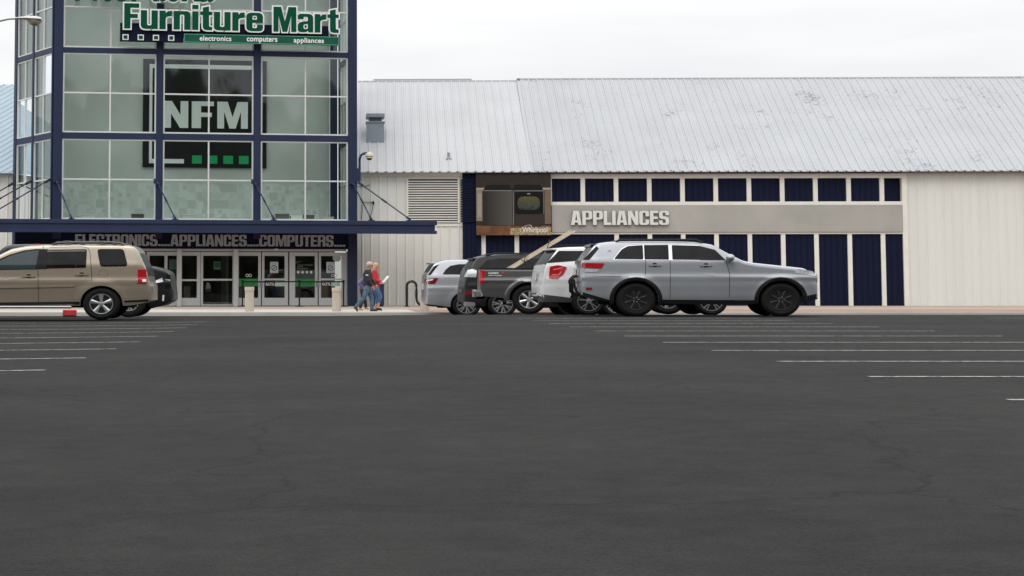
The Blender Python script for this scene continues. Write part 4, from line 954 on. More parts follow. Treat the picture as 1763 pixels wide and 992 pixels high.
    def handle(s,a,b,py):
        z=s.P(a,py)[1]; x0,x1=s.P(a,py)[0],s.P(b,py)[0]; xm=(x0+x1)/2
        o=s.patch('door_handle',s.paint,[(x0,z-.018),(x1,z-.014),(x1,z+.014),(x0,z+.018)],.03,.012,px=False,solid=.018,parent=s.bodyo)
        s.patch('handle_cup',BLK,[(xm-.055,z-.045),(xm+.055,z-.045),(xm+.055,z+.05),(xm-.055,z+.05)],.004,.04,px=False,solid=.0,parent=o)
    def plate(s,py0,py1,hw2=.17,x=None):
        x=s.x0 if x is None else x
        z1,z0=s.P(CX,py0)[1],s.P(CX,py1)[1]; obox('number_plate',mat('plate',(.55,.56,.55),.5,var=.2,scale=30),s.e,x-.015,x+.01,-hw2,hw2,z0,z1)
def paint(name,c,metal=.45,rough=.32): return mat(name,c,rough,metal,coat=.9,var=.03,scale=2)
TAN=paint('paint_tan',(.33,.275,.21)); SIL=paint('paint_silver',(.42,.43,.455)); DKG=mat('paint_charcoal',(.020,.0205,.022),.4,.2,coat=.15,spec=.3); GUN=paint('paint_gunmetal',(.105,.108,.108))
WHT=paint('paint_white',(.66,.665,.66),0,.3); SGR=paint('paint_silver_grey',(.36,.375,.405)); BKP=mat('paint_black',(.016,.017,.020),.35,.2,coat=.2,spec=.3)
# --- 1 tan SUV, facing left
c=Car('parked_suv','tan boxy SUV in the left foreground, seen from its side','SUV',70,41.9,0,.95,TAN,
  [(-152,508),(-150,478),(-138,465),(-105,460),(-45,456),(-12,444),(18,428.5),(45,423.5),(75,421.8),(130,420.8),(200,421.6),(226,423.2),(236,427),(243,436),(250,449),(255,458),(259,463),(261.5,478),(262.5,488),(270,490),(272.5,498),(271.5,510)],
  [-72,174.5],.375,belt=1.30,zb=.33,roofz=1.80,tumble=.13,g=.065,dr=.13)
c.patch('window_surround',BLK,[(-30,465.5),(82,463.5),(82,429),(60,428.6),(40,431),(15,438.5),(-8,449)],.004,.02,solid=.006)
c.patch('window',mat('tinted_green_glass',(.035,.05,.055),.05,spec=.5),[(-22,464.3),(61,463),(66,430.6),(45,432.6),(20,439.5),(-5,451)],.009,.02,solid=.004)
c.patch('window',WING,[(80,462.3),(148,461),(148.5,429),(82,430)],.009,.04,solid=.004)
c.line([(131.5,430),(131,461)],.035,.011,'window_divider',parent=c.e)
c.line([(80,432.5),(146,431.8)],.012,.011,'window_trim',m=GREY,parent=c.e)
c.patch('window',WING,[(172.5,459.3),(220,458.3),(212,428.6),(166,428.6)],.008,.08,solid=.004)
c.line([(64,463.5),(65.5,470),(66,522)]); c.line([(73,424),(73,430)]); c.line([(84,425.5),(140,424.6),(150,427),(154,434),(157,462),(158,486)])
c.line([(-150,423.5),(-149,423.5)]) if False else None
c.line([(213,488.5),(262,489)],.008)
c.handle(38,61,476); c.handle(129,152,472.8)
c.patch('side_moulding',TAN,[(-120,498.5),(126,494),(129,491.6),(-120,494.2)],.022,.004,solid=.02); 
c.line([(66,492),(66,499)],.012,.045)
c.patch('sill_trim',BLK,[(-120,527.5),(136,524.5),(137,519.5),(-120,522)],.01,.01,solid=.03)
bm=bmesh.new(); a=c.P(-25,528.5); b=c.P(124,527.3)
box(bm,a[0],b[0],-c.hw-.10,-c.hw+.05,a[1]-.035,a[1]+.022,bev=.015); fin('running_board',bm,CHR,c.e)
c.patch('tail_light',REDL,[(237.5,487.3),(252,487.3),(251.5,464),(237,464)],.014,.015,solid=.03)
c.patch('reverse_light',WHITE,[(245,485.5),(251.5,485.5),(251.5,481),(245,481)],.018,.01,solid=.01)
z=c.P(178,471.5); bm=bmesh.new(); n=28
for k in range(n):
    a0,a1=2*math.pi*k/n,2*math.pi*(k+1)/n; q=[]
    for a,r_ in ((a0,.092),(a1,.092),(a1,.099),(a0,.099)): x,zz=z[0]+AN*r_*math.cos(a),z[1]+r_*math.sin(a); q.append(bm.verts.new((x,-(c.W(x,zz)+.002),zz)))
    bm.faces.new(q)
fin('fuel_door',bm,mat('gap_brown',(.08,.06,.045),.6),c.bodyo)
c.patch('mud_flap',BLK,[(207,523),(222,523),(219,510),(209,510)],-.03,.01,solid=.05)
c.patch('bumper_trim',BLK,[(215,521),(262,519),(266,515),(213,518)],.004,.01,solid=.02)
c.topglass('rear_glass',239,254)
bm=bmesh.new(); zr=c.P(140,417.8)[1]
for sy in (-1,1):
    y=sy*(c.hw*.78); tube(bm,[(c.P(86,420)[0],y,zr-.06),(c.P(96,418.5)[0],y,zr-.0),(c.P(120,417.8)[0],y,zr+.01),(c.P(190,417.8)[0],y,zr+.01),(c.P(206,419)[0],y,zr-.01),(c.P(212,421)[0],y,zr-.06)],.028,8)
    for px in (97,145,200): box(bm,c.P(px,0)[0]-.05,c.P(px,0)[0]+.05,y-.03,y+.03,zr-.12,zr)
for px in (117,176): box(bm,c.P(px,0)[0]-.07,c.P(px,0)[0]+.07,-c.hw*.8,c.hw*.8,zr+.02,zr+.05,bev=.008)
fin('roof_rack',bm,mat('rack_grey',(.06,.062,.068),.45),c.e,True)
c.wheels(.235,'five')
c.topglass('windscreen',-44,8,inset=.17)
# --- 2 black pickup behind it, facing right
c=Car('parked_pickup','black pickup truck mostly hidden behind the tan SUV, nose to the right','pickup truck',150,47.2,0,.96,BKP,
  [(-150,505),(-149,458),(-18,457),(-12,448),(-2,430),(6,423.5),(16,421.2),(50,420.6),(110,421),(125,425),(172,452),(190,456),(245,457.5),(262,459.5),(280,464),(289,468.5),(293,475),(294.5,497),(297.5,500),(298.5,512)],
  [-85,222],.39,belt=1.28,zb=.42,roofz=1.98,g=.03,bottom=[(-150,525),(120,527),(255,528),(262,530),(280,526),(298.5,516)])
c.patch('window',WING,[(5,455),(115,455),(150,452),(118,428),(10,428)],.008,.04,solid=.004)
c.patch('headlight',CLRL,[(262,489),(281,485),(279,478),(273,481),(266,484)],.012,.01,solid=.02)
c.patch('bumper',mat('bumper_black',(.012,.012,.013),.35),[(258,532),(278,527),(299,512),(297,499),(262,497)],.02,.02,solid=.04)
c.patch('fog_light',WHITE,[(279,518.5),(282,518.5),(283,508),(280,508)],.035,.01,solid=.02)
c.patch('grille',BLKG,[(284,496),(294,496),(293,474),(287,471)],.012,.01,solid=.02); c.line([(284,481.5),(292.5,482.5)],.03,.02,'grille_badge',CHR,parent=c.e)
c.topglass('windscreen',124,170)
c.patch('cab_marker_light',mat('marker_red',(.5,.06,.04),.3),[(58,421.4),(66,421.4),(65,419.8),(59,419.8)],.0,.01,solid=.02)
c.wheels(.22,'multi')
# --- 3 far silver SUV, facing right
c=Car('parked_suv','pale silver SUV with slim dark red tail lamp, leftmost of the right-hand row','SUV',800,55.95,2.5,.95,SIL,
  [(729.5,512),(730,495),(729.5,484),(731,476),(735,470.5),(741,462),(746,454.8),(756,451),(766,448.6),(780,447.6),(800,447.3),(850,447.6),(875,450),(915,466),(935,471),(1010,476),(1045,484),(1055,495),(1057,512)],
  [803.5,985],.385,belt=1.28,zb=.33,roofz=1.80,plan=.16,g=-.117,bottom=[(729.5,520),(737,525),(775,529),(1000,529),(1057,520)],dl=.06)
c.patch('window',WING,[(762,472.6),(845,473),(845,455),(809,454.6),(790,455),(776,457.8),(768,464)],.008,.03,solid=.004)
c.patch('tail_light',REDD,[(729.9,490.3),(749,488.5),(755,478.8),(729.9,480.5)],.014,.02,solid=.03)
c.patch('reverse_light',WHITE,[(735,484),(745,482.8),(746.5,480.5),(735,481.8)],.020,.01,solid=.01)
c.topglass('rear_glass',738,748); c.patch('rear_glass_side',WING,[(737,473.5),(748,458),(757,455),(742,473.5)],.006,.01,solid=.004)
bm=bmesh.new(); a=c.P(744,454.5); b=c.P(757,451.2)
box(bm,a[0]-.03,b[0],-c.hw*.72,c.hw*.72,a[1]-.01,a[1]+.05,bev=.015); fin('spoiler',bm,SIL,c.e)
c.line([(735,514.5),(755,516),(774,515)],.018,.004,'bumper_crease',GREY); c.line([(748,500),(768,500.5)],.012,.002,'crease',GREY)
c.patch('bumper_trim',BLK,[(733,524),(737,527),(775,530.5),(775,528.5),(737,524)],.006,.004,solid=.02)
c.wheels(.27,'multi'); c.plate(488,499)
c.line([(812,474),(812,515)])
# --- 4 charcoal SUV behind pickup
c=Car('parked_suv','dark charcoal SUV with clear tail lamp, standing behind the grey pickup','SUV',865,51.95,2.5,.94,DKG,
  [(789.5,514),(790.5,499),(795,495),(796,480),(799.5,468),(805,460.5),(813,451),(820,445),(828,442),(840,440.2),(860,438.6),(900,438),(945,438.2),(980,441),(1015,455),(1040,462),(1100,468),(1122,478),(1128,500)],
  [865,1062],.37,belt=1.28,zb=.30,roofz=1.75,plan=.16,g=-.04,bottom=[(789.5,520),(800,526),(845,529),(1100,529),(1128,518)],dl=.13)
c.patch('window',WING,[(826,461),(1000,463),(990,450),(945,445),(860,445),(840,447.5)],.008,.03,solid=.004)
c.patch('tail_light',CLRL,[(800,477),(820,477.5),(821,466),(815,463),(806,464.5)],.014,.02,solid=.03)
c.patch('reflector',REDD,[(801,507.6),(813,507.6),(813,501.5),(801,501.5)],.012,.01,solid=.01)
c.patch('bumper',mat('bumper_grey',(.018,.019,.02),.5,spec=.3),[(790,520),(800,524),(830,524),(830,497),(795,496.5)],.006,.02,solid=.02)
c.patch('skid_plate',GREY,[(800,527),(819,527),(818,521),(800,519.5)],.03,.02,solid=.03)
bm=bmesh.new(); zr=c.P(880,436.6)[1]
for sy in (-1,1): y=sy*c.hw*.74; tube(bm,[(c.P(838,440)[0],y,zr-.06),(c.P(852,437)[0],y,zr),(c.P(935,436.4)[0],y,zr),(c.P(950,438)[0],y,zr-.05)],.025,8)
fin('roof_rails',bm,BLK,c.e,True)
bm=bmesh.new(); a=c.P(819,446); box(bm,a[0]-.06,a[0]+.22,-c.hw*.7,c.hw*.7,a[1]-.02,a[1]+.03,bev=.012); fin('spoiler',bm,BLKG,c.e)
c.topglass('rear_glass',809,821); c.wheels(.26,'multi')
# --- 5 grey pickup
c=Car('parked_pickup','dark grey pickup truck with chrome bumper corner carrying long boards','pickup truck',911,47.9,-6,.92,GUN,
  [(821.5,505),(822,470),(822.5,463.6),(826,462),(943,462.5),(948,460),(949.5,448),(953,436),(960,429),(975,426),(1050,425),(1072,429),(1112,452),(1130,458),(1195,462),(1213,472),(1219,500)],
  [911,1150],.395,belt=1.24,zb=.42,roofz=1.78,plan=.05,planR=.2,g=.10,arch=1.16,flare=.03,bottom=[(821.5,509),(870,514),(1180,516),(1219,508)])
c.patch('tail_light',REDL,[(823.2,490.8),(829,489),(834,483.5),(835,466.8),(832,465.4),(822.8,464.8)],.016,.02,solid=.03)
c.line([(823,478),(834.5,478)],.01,.02,'lamp_divider',REDD)
c.patch('bed_rail',BLK,[(823,463.6),(944,464),(944,461.6),(823,461.2)],.010,.005,solid=.03)
c.ring(0,1.17,1.46,GUN,.014,'fender_flare',-5,185); 
bm=bmesh.new(); P5=c.P; n=10; prev=None
# rear bumper: one bar wrapped across the tail
for i in range(21):
    t=i/20; yy=-c.hw-.01+2*(c.hw+.01)*t; e=min(t,1-t); xx=P5(812.5,500)[0]+.10*max(0,1-e/.12)**2
    za,zb_=P5(813,511)[1],P5(813,499)[1]
    row=[bm.verts.new(q) for q in ((xx+.0,yy,za),(xx,yy,zb_),(xx+.16,yy,zb_+.0),(xx+.16,yy,za))]
    if prev:
        for k in range(4): bm.faces.new((prev[k],prev[(k+1)%4],row[(k+1)%4],row[k]))
    else: bm.faces.new(row)
    prev=row
bm.faces.new(prev[::-1]); fin('rear_bumper',bm,CHR,c.e,True)
bm=bmesh.new(); a=P5(814,511); b=P5(832,499.5)
vs=[(P5(813.5,499)[0],P5(0,499.3)[1]),(P5(828,499)[0],P5(0,499.5)[1]),(P5(832.5,510)[0],P5(0,510)[1]),(P5(816,511)[0],P5(0,511.5)[1])]
A=[bm.verts.new((x,-c.hw-.03,z)) for x,z in vs]; B2=[bm.verts.new((x,-c.hw+.12,z)) for x,z in vs]
bm.faces.new(A); bm.faces.new(B2[::-1]); [bm.faces.new((A[k],B2[k],B2[(k+1)%4],A[(k+1)%4])) for k in range(4)]
bmesh.ops.bevel(bm,geom=bm.edges[:],offset=.025,segments=3,affect='EDGES'); fin('bumper_end',bm,CHR,c.e,True)
obox('hitch',BLK,c.e,P5(816,0)[0]-.02,P5(830,0)[0],-.1,.1,.40,.52,bev=.01)
c.patch('mud_flap',BLK,[(865,525),(872,525),(872,512),(866,512)],-.05,.01,solid=.03)
c.patch('window',WING,[(957,460),(1060,460),(1100,456),(1068,433),(965,432)],.008,.03,solid=.004)
place=lambda s_,m,a,b,t,bb,off=0:place_flat(text_mesh(s_,.002,off),'lettering',m,c.bodyo,P5(a,t)[0],P5(b,t)[0],P5(a,bb)[1],P5(a,t)[1],-(c.hw+.012))
place('NISMO',WHITE,841,858.5,468.8,472.2,.02); obox('red_mark',mat('mark_red',(.5,.03,.04),.5),c.bodyo,P5(860,0)[0],P5(864,0)[0],-(c.hw+.014),-(c.hw+.008),P5(860,472.2)[1],P5(860,468.8)[1])
place('OFF ROAD',WHITE,841,864.5,473.6,475.4,.02)
c.wheels(.235,'six'); c.topglass('windscreen',1074,1110)
# cab roof bars
bm=bmesh.new(); zr=P5(980,423)[1]; 
for sy in (-1,1): y=sy*c.hw*.72; box(bm,P5(947,0)[0],P5(1024,0)[0],y-.03,y+.03,zr-.045,zr+.03,bev=.01)
for px in (951,985,1018): box(bm,P5(px,0)[0]-.04,P5(px,0)[0]+.04,-c.hw*.75,c.hw*.75,zr-.03,zr+.02,bev=.01)
for px in (950,975,1005): 
    for sy in (-1,1): box(bm,P5(px,0)[0]-.03,P5(px,0)[0]+.03,sy*c.hw*.70-.02,sy*c.hw*.70+.02,zr-.15,zr)
fin('roof_rack',bm,BLK,c.e)
PK=c
# boards in the bed
FBo=Frame(930,48.0)
def board(a,b,m,lab,dy,th):
    F_=Frame(930,47.55+dy); p=F_.pt(*a); q_=F_.pt(*b); p=Vector((p[0],0,p[1])); q_=Vector((q_[0],0,q_[1])); dv=(q_-p).normalized(); s_=Vector((-dv.z,0,dv.x))*th/2
    p=p-dv*.55
    bm=bmesh.new(); vs=[p+s_,q_+s_,q_-s_,p-s_]; A=[bm.verts.new(v+Vector((0,-.02,0))) for v in vs]; B3=[bm.verts.new(v+Vector((0,.07,0))) for v in vs]
    bm.faces.new(A); bm.faces.new(B3[::-1]); [bm.faces.new((A[k],B3[k],B3[(k+1)%4],A[(k+1)%4])) for k in range(4)]
    o=fin('lumber_board',bm,m); o.location=F_.o; return tag(o,lab,'board','boards tied in the grey pickup')
PINE=mat('pine',(.50,.37,.25),.7,var=.14,scale=9); PIN2=mat('pine_pale',(.60,.52,.43),.7,var=.12,scale=9)
board((882,458),(983,397.6),PINE,'tan pine board slanting up from the pickup bed, the upper one',.06,.055)
board((885,460),(985.5,399.8),PIN2,'paler pine board slanting up from the pickup bed, the lower one',-.04,.06)
board((886,459.5),(990,398.2),mat('white_batten',(.62,.62,.60),.6),'thin white batten tied behind the pine boards in the pickup',.17,.035)
bm=bmesh.new(); F_=Frame(930,47.4)
for (px,py) in ((945.5,420.3),(905,445)):
    a=F_.pt(px,py); loop=[]
    for k in range(17): t=2*math.pi*k/16; loop.append((a[0]+.09*math.cos(t)*.35+.07*math.sin(t)*.4,.12+.2*math.cos(t),a[1]+.11*math.sin(t)))
    tube(bm,loop,.012,6)
a=F_.pt(905,447); b=F_.pt(916,461.5); tube(bm,[(a[0],-.05,a[1]),(a[0]+.1,-.05,(a[1]+b[1])/2+.08),(b[0],-.1,b[1])],.011,6)
a=F_.pt(897,447.5); b=F_.pt(910,449); tube(bm,[(a[0],-.05,a[1]),((a[0]+b[0])/2,-.07,a[1]-.05),(b[0],-.05,b[1])],.012,6)
o=fin('tie_rope',bm,BLK,None,True); o.location=F_.o; tag(o,'thin black rope tying the long boards down to the grey pickup','rope')
# --- 6 white SUV
c=Car('parked_suv','white SUV with large red tail lamp between the pickup and the silver-grey SUV','SUV',1014,44.4,4,.93,WHT,
  [(919,507),(919.5,498),(921,488),(926,484),(927,470),(929,460),(934,454.5),(942,447),(951,438),(960,429.8),(966,427.6),(982,426),(1010,425.3),(1060,426),(1090,431),(1130,451),(1150,456),(1230,462),(1275,472),(1290,485),(1294,508)],
  [1014,1225],.365,belt=1.24,zb=.30,roofz=1.72,plan=.20,planR=.55,g=.12,bottom=[(919,508),(935,517),(960,520),(1260,521),(1294,512)],dl=.20)
c.patch('window',WING,[(941,454.8),(976,453.6),(1000,448.5),(1032,446),(1032,431.8),(964,431.8)],.008,.02,solid=.004)
c.patch('window',WING,[(1037,450),(1090,452),(1082,436),(1060,432),(1037,431.8)],.008,.02,solid=.004)
c.patch('tail_light',REDL,[(945.5,479),(960,479.8),(969.5,473),(976.6,460),(961,456.4),(947.5,458.8)],.016,.03,solid=.03)
LS=mat('lamp_strip_pink',(.60,.22,.22),.3); c.line([(950.5,473),(962,473.3),(966,468)],.022,.018,'lamp_strip',LS,parent=c.e); c.line([(953,464.5),(963,462.5),(968,460.5)],.022,.018,'lamp_strip',LS,parent=c.e)
c.patch('lower_cladding',mat('cladding_grey',(.05,.052,.055),.6),[(919.5,512),(936,520),(985,521),(985,512),(940,507.5),(919.5,505)],.012,.01,solid=.03)
c.line([(920,506.5),(931,505.5),(936,510)],.035,.03,'bumper_trim',CHR,parent=c.e)
c.topglass('rear_glass',942,961); c.plate(468,482,.16)
bm=bmesh.new(); a=c.P(958,429.5); b=c.P(970,427.8); box(bm,a[0]-.05,b[0],-c.hw*.70,c.hw*.70,a[1]-.015,a[1]+.035,bev=.012); fin('spoiler',bm,WHT,c.e)
c.patch('badge',CHR,[(933,457.5),(940,456.5),(939,454.5),(934,455.5)],.004,.004,solid=.01)
c.line([(969,476),(985,477),(996,480)],.006,.002); c.line([(1002,449),(1001,476)])
c.wheels(.25,'ten')
# --- 7 silver-grey SUV
c=Car('parked_suv','silver-grey SUV with black wheels and black arch trim, rightmost vehicle','SUV',1095,41.4,-2.5,.95,SGR,
  [(992,500),(992.3,487),(994,478),(992,462),(992.5,455),(997,449.5),(1003,445),(1013,433),(1021,423),(1031,419.6),(1045,417.4),(1062,416.2),(1090,415.6),(1160,415.8),(1200,417),(1228,421),(1262,440),(1280,449),(1300,453),(1385,462),(1408,474),(1415,510)],
  [1095,1345],.39,belt=1.29,zb=.33,roofz=1.79,plan=.17,planR=.5,g=.15,arch=1.14,flare=.02,bottom=[(992,505),(1008,511),(1050,519),(1370,521),(1415,512)],dl=.07)
c.patch('window_frame',CHR,[(1055.8,446.9),(1206,448.5),(1206,421.8),(1119,420.8),(1080.5,422.6),(1069.6,428.6)],.004,.03,solid=.006)
c.patch('window',WING,[(1057.5,446),(1108,446.6),(1108,421.8),(1082,423.6),(1071,429.5)],.010,.03,solid=.004)
c.patch('window',WING,[(1110,446.6),(1152,447),(1152,421.4),(1110,421.7)],.010,.01,solid=.004)
c.patch('window',WING,[(1158,447),(1250,448),(1232,430),(1205,423),(1158,421.8)],.010,.02,solid=.004)
c.patch('tail_light',REDL,[(1000.5,461),(1035.5,462),(1041,453.4),(1003.4,452.6)],.014,.012,solid=.03)
c.patch('reverse_light',CLRL,[(1007,468.5),(1028,468.5),(1031,464),(1008,463)],.010,.01,solid=.01)
c.patch('reflector',REDD,[(1010,499.5),(1019,499.5),(1019.5,495),(1008.5,495)],.012,.01,solid=.01)
c.patch('lower_cladding',BLK,[(993,506),(1008,512),(1050,519.5),(1052,508),(1047,505.5),(1005,503.5),(993,500)],.012,.01,solid=.03)
c.ring(0,1.145,1.34,BLK,.03,a0=-15,a1=192); c.ring(1,1.145,1.34,BLK,.03,a0=-15,a1=192)
c.patch('sill_trim',BLK,[(1140,524),(1300,524),(1300,517),(1140,516)],.012,.01,solid=.03)
c.line([(1112,447),(1111,474)]); c.line([(1154,447.5),(1154,514)]); c.line([(1042,475.5),(1070,476.5)],.008); c.line([(995,475),(1042,475.5)],.008)
c.line([(1250,449),(1256,470),(1256,512)]); c.handle(1117,1138,456.5); c.handle(1205,1226,457)
c.topglass('rear_glass',1002,1021); c.patch('rear_glass_side',WING,[(1004,447.5),(1015,447.5),(1032,428),(1028,423)],.005,.01,solid=.004)
bm=bmesh.new(); a=c.P(1020,420.8); b=c.P(1046,420); box(bm,a[0]-.02,b[0]-.12,-c.hw*.74,c.hw*.74,a[1]-.06,a[1]+.02,bev=.02); fin('spoiler',bm,BLKG,c.e)
z=c.P(1050,433); bm=bmesh.new(); tube(bm,[(z[0]+.035*math.cos(t),-(c.W(z[0],z[1])+.008),z[1]+.03*math.sin(t)) for t in [R(-40+260*k/12) for k in range(13)]],.005,6); fin('round_emblem',bm,GREY,c.e)
bm=bmesh.new(); zr=c.P(1120,412.8)[1]
for sy in (-1,1): y=sy*c.hw*.76; tube(bm,[(c.P(1062,416)[0],y,zr-.05),(c.P(1068,413)[0],y,zr),(c.P(1200,413)[0],y,zr),(c.P(1212,417)[0],y,zr-.06)],.026,8)
fin('roof_rails',bm,BLK,c.e,True)
c.patch('headlight',CLRL,[(1368,470),(1409,476),(1400,467),(1372,463)],.012,.01,solid=.02)
c.patch('lower_cladding',BLK,[(1372,522),(1414,515),(1415,505),(1374,512)],.012,.01,solid=.03)
c.patch('grille',BLKG,[(1408,486),(1414,487),(1411,474),(1407,472)],.012,.004,solid=.02)
bm=bmesh.new(); q_=c.P(1256,444); r0=bmesh.ops.create_icosphere(bm,subdivisions=3,radius=1)
for v in r0['verts']: v.co=Vector((q_[0]+v.co.x*.10,-c.hw-.10+v.co.y*.12,q_[1]+v.co.z*.085))
tube(bm,[(q_[0],-c.hw-.02,q_[1]-.04),(q_[0]+.03,-c.hw+.12,q_[1]-.07)],.025); fin('wing_mirror',bm,SGR,c.e,True)
c.wheels(.235,'black',mat('black_alloy',(.014,.014,.015),.35)); c.topglass('windscreen',1230,1272); c.plate(461,474,.16)
# hitch carrier arms behind the silver-grey SUV
bm=bmesh.new(); P7=c.P
for yy in (-.42,.1): tube(bm,[(P7(1002,0)[0],yy,.50),(P7(990,0)[0],yy,.50),(P7(984,0)[0],yy,.58),(P7(983,0)[0],yy,.86)],.032,8); tube(bm,[(P7(983,0)[0],yy,.86),(P7(990,0)[0],yy,.95),(P7(996,0)[0],yy,.9)],.028,8)
tube(bm,[(P7(992,0)[0],-.62,.50),(P7(992,0)[0],.6,.50)],.034,8); tube(bm,[(P7(985,0)[0],-.65,.80),(P7(985,0)[0],.5,.80)],.03,8)
tube(bm,[(P7(985,0)[0],-.65,.86),(P7(986,0)[0],-.66,.7),(P7(990,0)[0],-.66,.56),(P7(997,0)[0],-.66,.46),(P7(1004,0)[0],-.6,.42)],.035,8)
fin('hitch_carrier',bm,BLK,c.e,True)
# ================================================================== PEOPLE
def skinmesh(name,m,chains,parent,vox=.011,extra=()):
    """tapered capsules along the chains [(x,y,z,r)...] fused into one continuous surface"""
    bm=bmesh.new()
    def ball(c,r,sc3=(1,1,1)):
        r0=bmesh.ops.create_icosphere(bm,subdivisions=2,radius=1)
        for v in r0['verts']: v.co=Vector((c[0]+v.co.x*r*sc3[0],c[1]+v.co.y*r*sc3[1],c[2]+v.co.z*r*sc3[2]))
    for ch in chains:
        for p in ch: ball(p,p[3])
        for p,q in zip(ch,ch[1:]):
            d_=(Vector(q[:3])-Vector(p[:3])).length; n=int(d_/(min(p[3],q[3])*.45))
            for k in range(1,n):
                t=k/n; ball([p[i]+(q[i]-p[i])*t for i in range(3)],p[3]+(q[3]-p[3])*t)
    for c,r,s3 in extra: ball(c,r,s3)
    me=bpy.data.meshes.new(name); bm.to_mesh(me); bm.free(); o=bpy.data.objects.new(name,me); COL.objects.link(o)
    md=o.modifiers.new('r','REMESH'); md.mode='VOXEL'; md.voxel_size=vox; md.use_smooth_shade=True
    sm=o.modifiers.new('s','SMOOTH'); sm.factor=.5; sm.iterations=3
    me2=bpy.data.meshes.new_from_object(o.evaluated_get(bpy.context.evaluated_depsgraph_get())); bpy.data.objects.remove(o)
    me2.materials.clear(); me2.materials.append(m); me2.name=name
    for p_ in me2.polygons: p_.use_smooth=True
    o=bpy.data.objects.new(name,me2); COL.objects.link(o); o.parent=parent; return o
def person(label,Y,J,cl,extra):
    """J: joint pixels; all at depth Y with small sideways offsets"""
    pr=J['pelvis']; F_=Frame(pr[0],Y); e=empty('person',F_.o,0,label,'person')
    def K(n,dy=0): a=F_.pt(J[n][0],J[n][1]); return (a[0],dy,a[1])
    pel=K('pelvis'); che=K('chest'); nek=K('neck'); hd=K('head')
    sc=cl.get('s',1)
    C=[[(*pel,.13*sc),((pel[0]+che[0])/2,0,(pel[2]+che[2])/2,.125*sc),(*che,.135*sc),(*nek,.06*sc),(hd[0],0,hd[2]-.06*sc,.055*sc)]]
    arms={};legs={}
    for s_,dy in (('n',-.17*sc),('f',.17*sc)):
        sh=K('sh',dy); el=K('el'+s_,dy*1.25); ha=K('ha'+s_,dy*.9); arms[s_]=(sh,el,ha)
        C.append([(*che,.135*sc),(sh[0],dy*.8,sh[2],.065*sc),(*el,.042*sc),(*ha,.030*sc)])
        # palm and five fingers
        dv=(Vector(ha)-Vector(el)).normalized(); pm=Vector(ha)+dv*.055*sc; C.append([(*ha,.027*sc),(*pm,.030*sc)])
        for k in range(5):
            a=(k-2)*.018*sc; ln=(.045,.075,.082,.075,.058)[k]*sc; sd=Vector((0,a,0)); t1=pm+sd+dv*ln*.55; t2=pm+sd*1.15+dv*ln+Vector((.012,0,-.012))
            if k==0: t1=pm+Vector((.02,-.03,0.01))*sc; t2=t1+dv*.035*sc
            C.append([(*pm,.022*sc),(*t1,.0105),(*t2,.0095)])
        hp=K('pelvis',dy*.5); kn=K('kn'+s_,dy*.6); an=K('an'+s_,dy*.55); legs[s_]=(hp,kn,an)
        C.append([(*pel,.13*sc),(hp[0],dy*.5,hp[2]-.04,.095*sc),(*kn,.060*sc),(*an,.040*sc)])
        to=K('to'+s_,dy*.6); C.append([(*an,.040*sc),(*to,.03*sc)])
    f=1 if cl.get('face',1)>0 else -1
    H=lambda dx,dy,dz:(hd[0]+dx*f*sc,dy*sc,hd[2]+dz*sc)
    ex=[(H(-.005,0,.02),1,(.098*sc,.078*sc,.108*sc)),(H(.022,0,-.055),1,(.066*sc,.058*sc,.062*sc)),(H(.100,0,-.012),1,(.020*sc,.014*sc,.028*sc)),(H(.085,0,-.052),1,(.018*sc,.028*sc,.014*sc)),(H(.07,0,-.095),1,(.024*sc,.026*sc,.020*sc))]
    for sy in (-1,1): ex.append((H(-.005,sy*.080,-.01),1,(.022*sc,.012*sc,.034*sc)))
    body=skinmesh('body',SKIN,C,e,.0085,ex)
    EY=mat('eye_dark',(.03,.02,.02),.3)
    bm=bmesh.new()
    for sy in (-1,1):
        r1=bmesh.ops.create_icosphere(bm,subdivisions=1,radius=.012*sc)
        for v in r1['verts']: v.co=Vector((hd[0]+f*.086*sc+v.co.x*.5,sy*.032*sc+v.co.y,hd[2]+.012*sc+v.co.z))
    fin('eyes',bm,EY,e)
    bm=bmesh.new(); box(bm,hd[0]+f*.096*sc-.006,hd[0]+f*.096*sc+.006,-.022*sc,.022*sc,hd[2]-.056*sc,hd[2]-.050*sc); fin('mouth',bm,mat('lip',(.30,.10,.08),.5),e)
    # top garment
    T=[[(pel[0],0,pel[2]-.03,.140*sc),(pel[0],0,pel[2]+.03,.150*sc),(pel[0]*.6+che[0]*.4,0,pel[2]*.6+che[2]*.4,.155*sc),(che[0],0,che[2],.165*sc),(nek[0],0,nek[2]-.05,.085*sc)]]
    for s_,dy in (('n',-.17*sc),('f',.17*sc)):
        sh,el,ha=arms[s_]; hw=Vector(el).lerp(Vector(ha),.86)
        T.append([(che[0],0,che[2],.165*sc),(sh[0],dy*.9,sh[2],.088*sc),(*el,.068*sc),(*hw,.052*sc)])
    skinmesh(cl['topname'],cl['top'],T,e)
    B_=[[(pel[0],0,pel[2]+.02,.138*sc),(pel[0],0,pel[2]-.07,.135*sc)]]
    B_=[]
    for s_,dy in (('n',-.17*sc),('f',.17*sc)):
        hp,kn,an=legs[s_]; lo=Vector(kn).lerp(Vector(an),cl.get('leg',.93))
        B_.append([(pel[0],0,pel[2]+.02,.140*sc),(hp[0],dy*.5,hp[2]-.06,.118*sc),(*(Vector(hp).lerp(Vector(kn),.55)),.098*sc),(*kn,.082*sc),(*lo,.066*sc)])
    skinmesh('trousers',cl['bot'],B_,e)
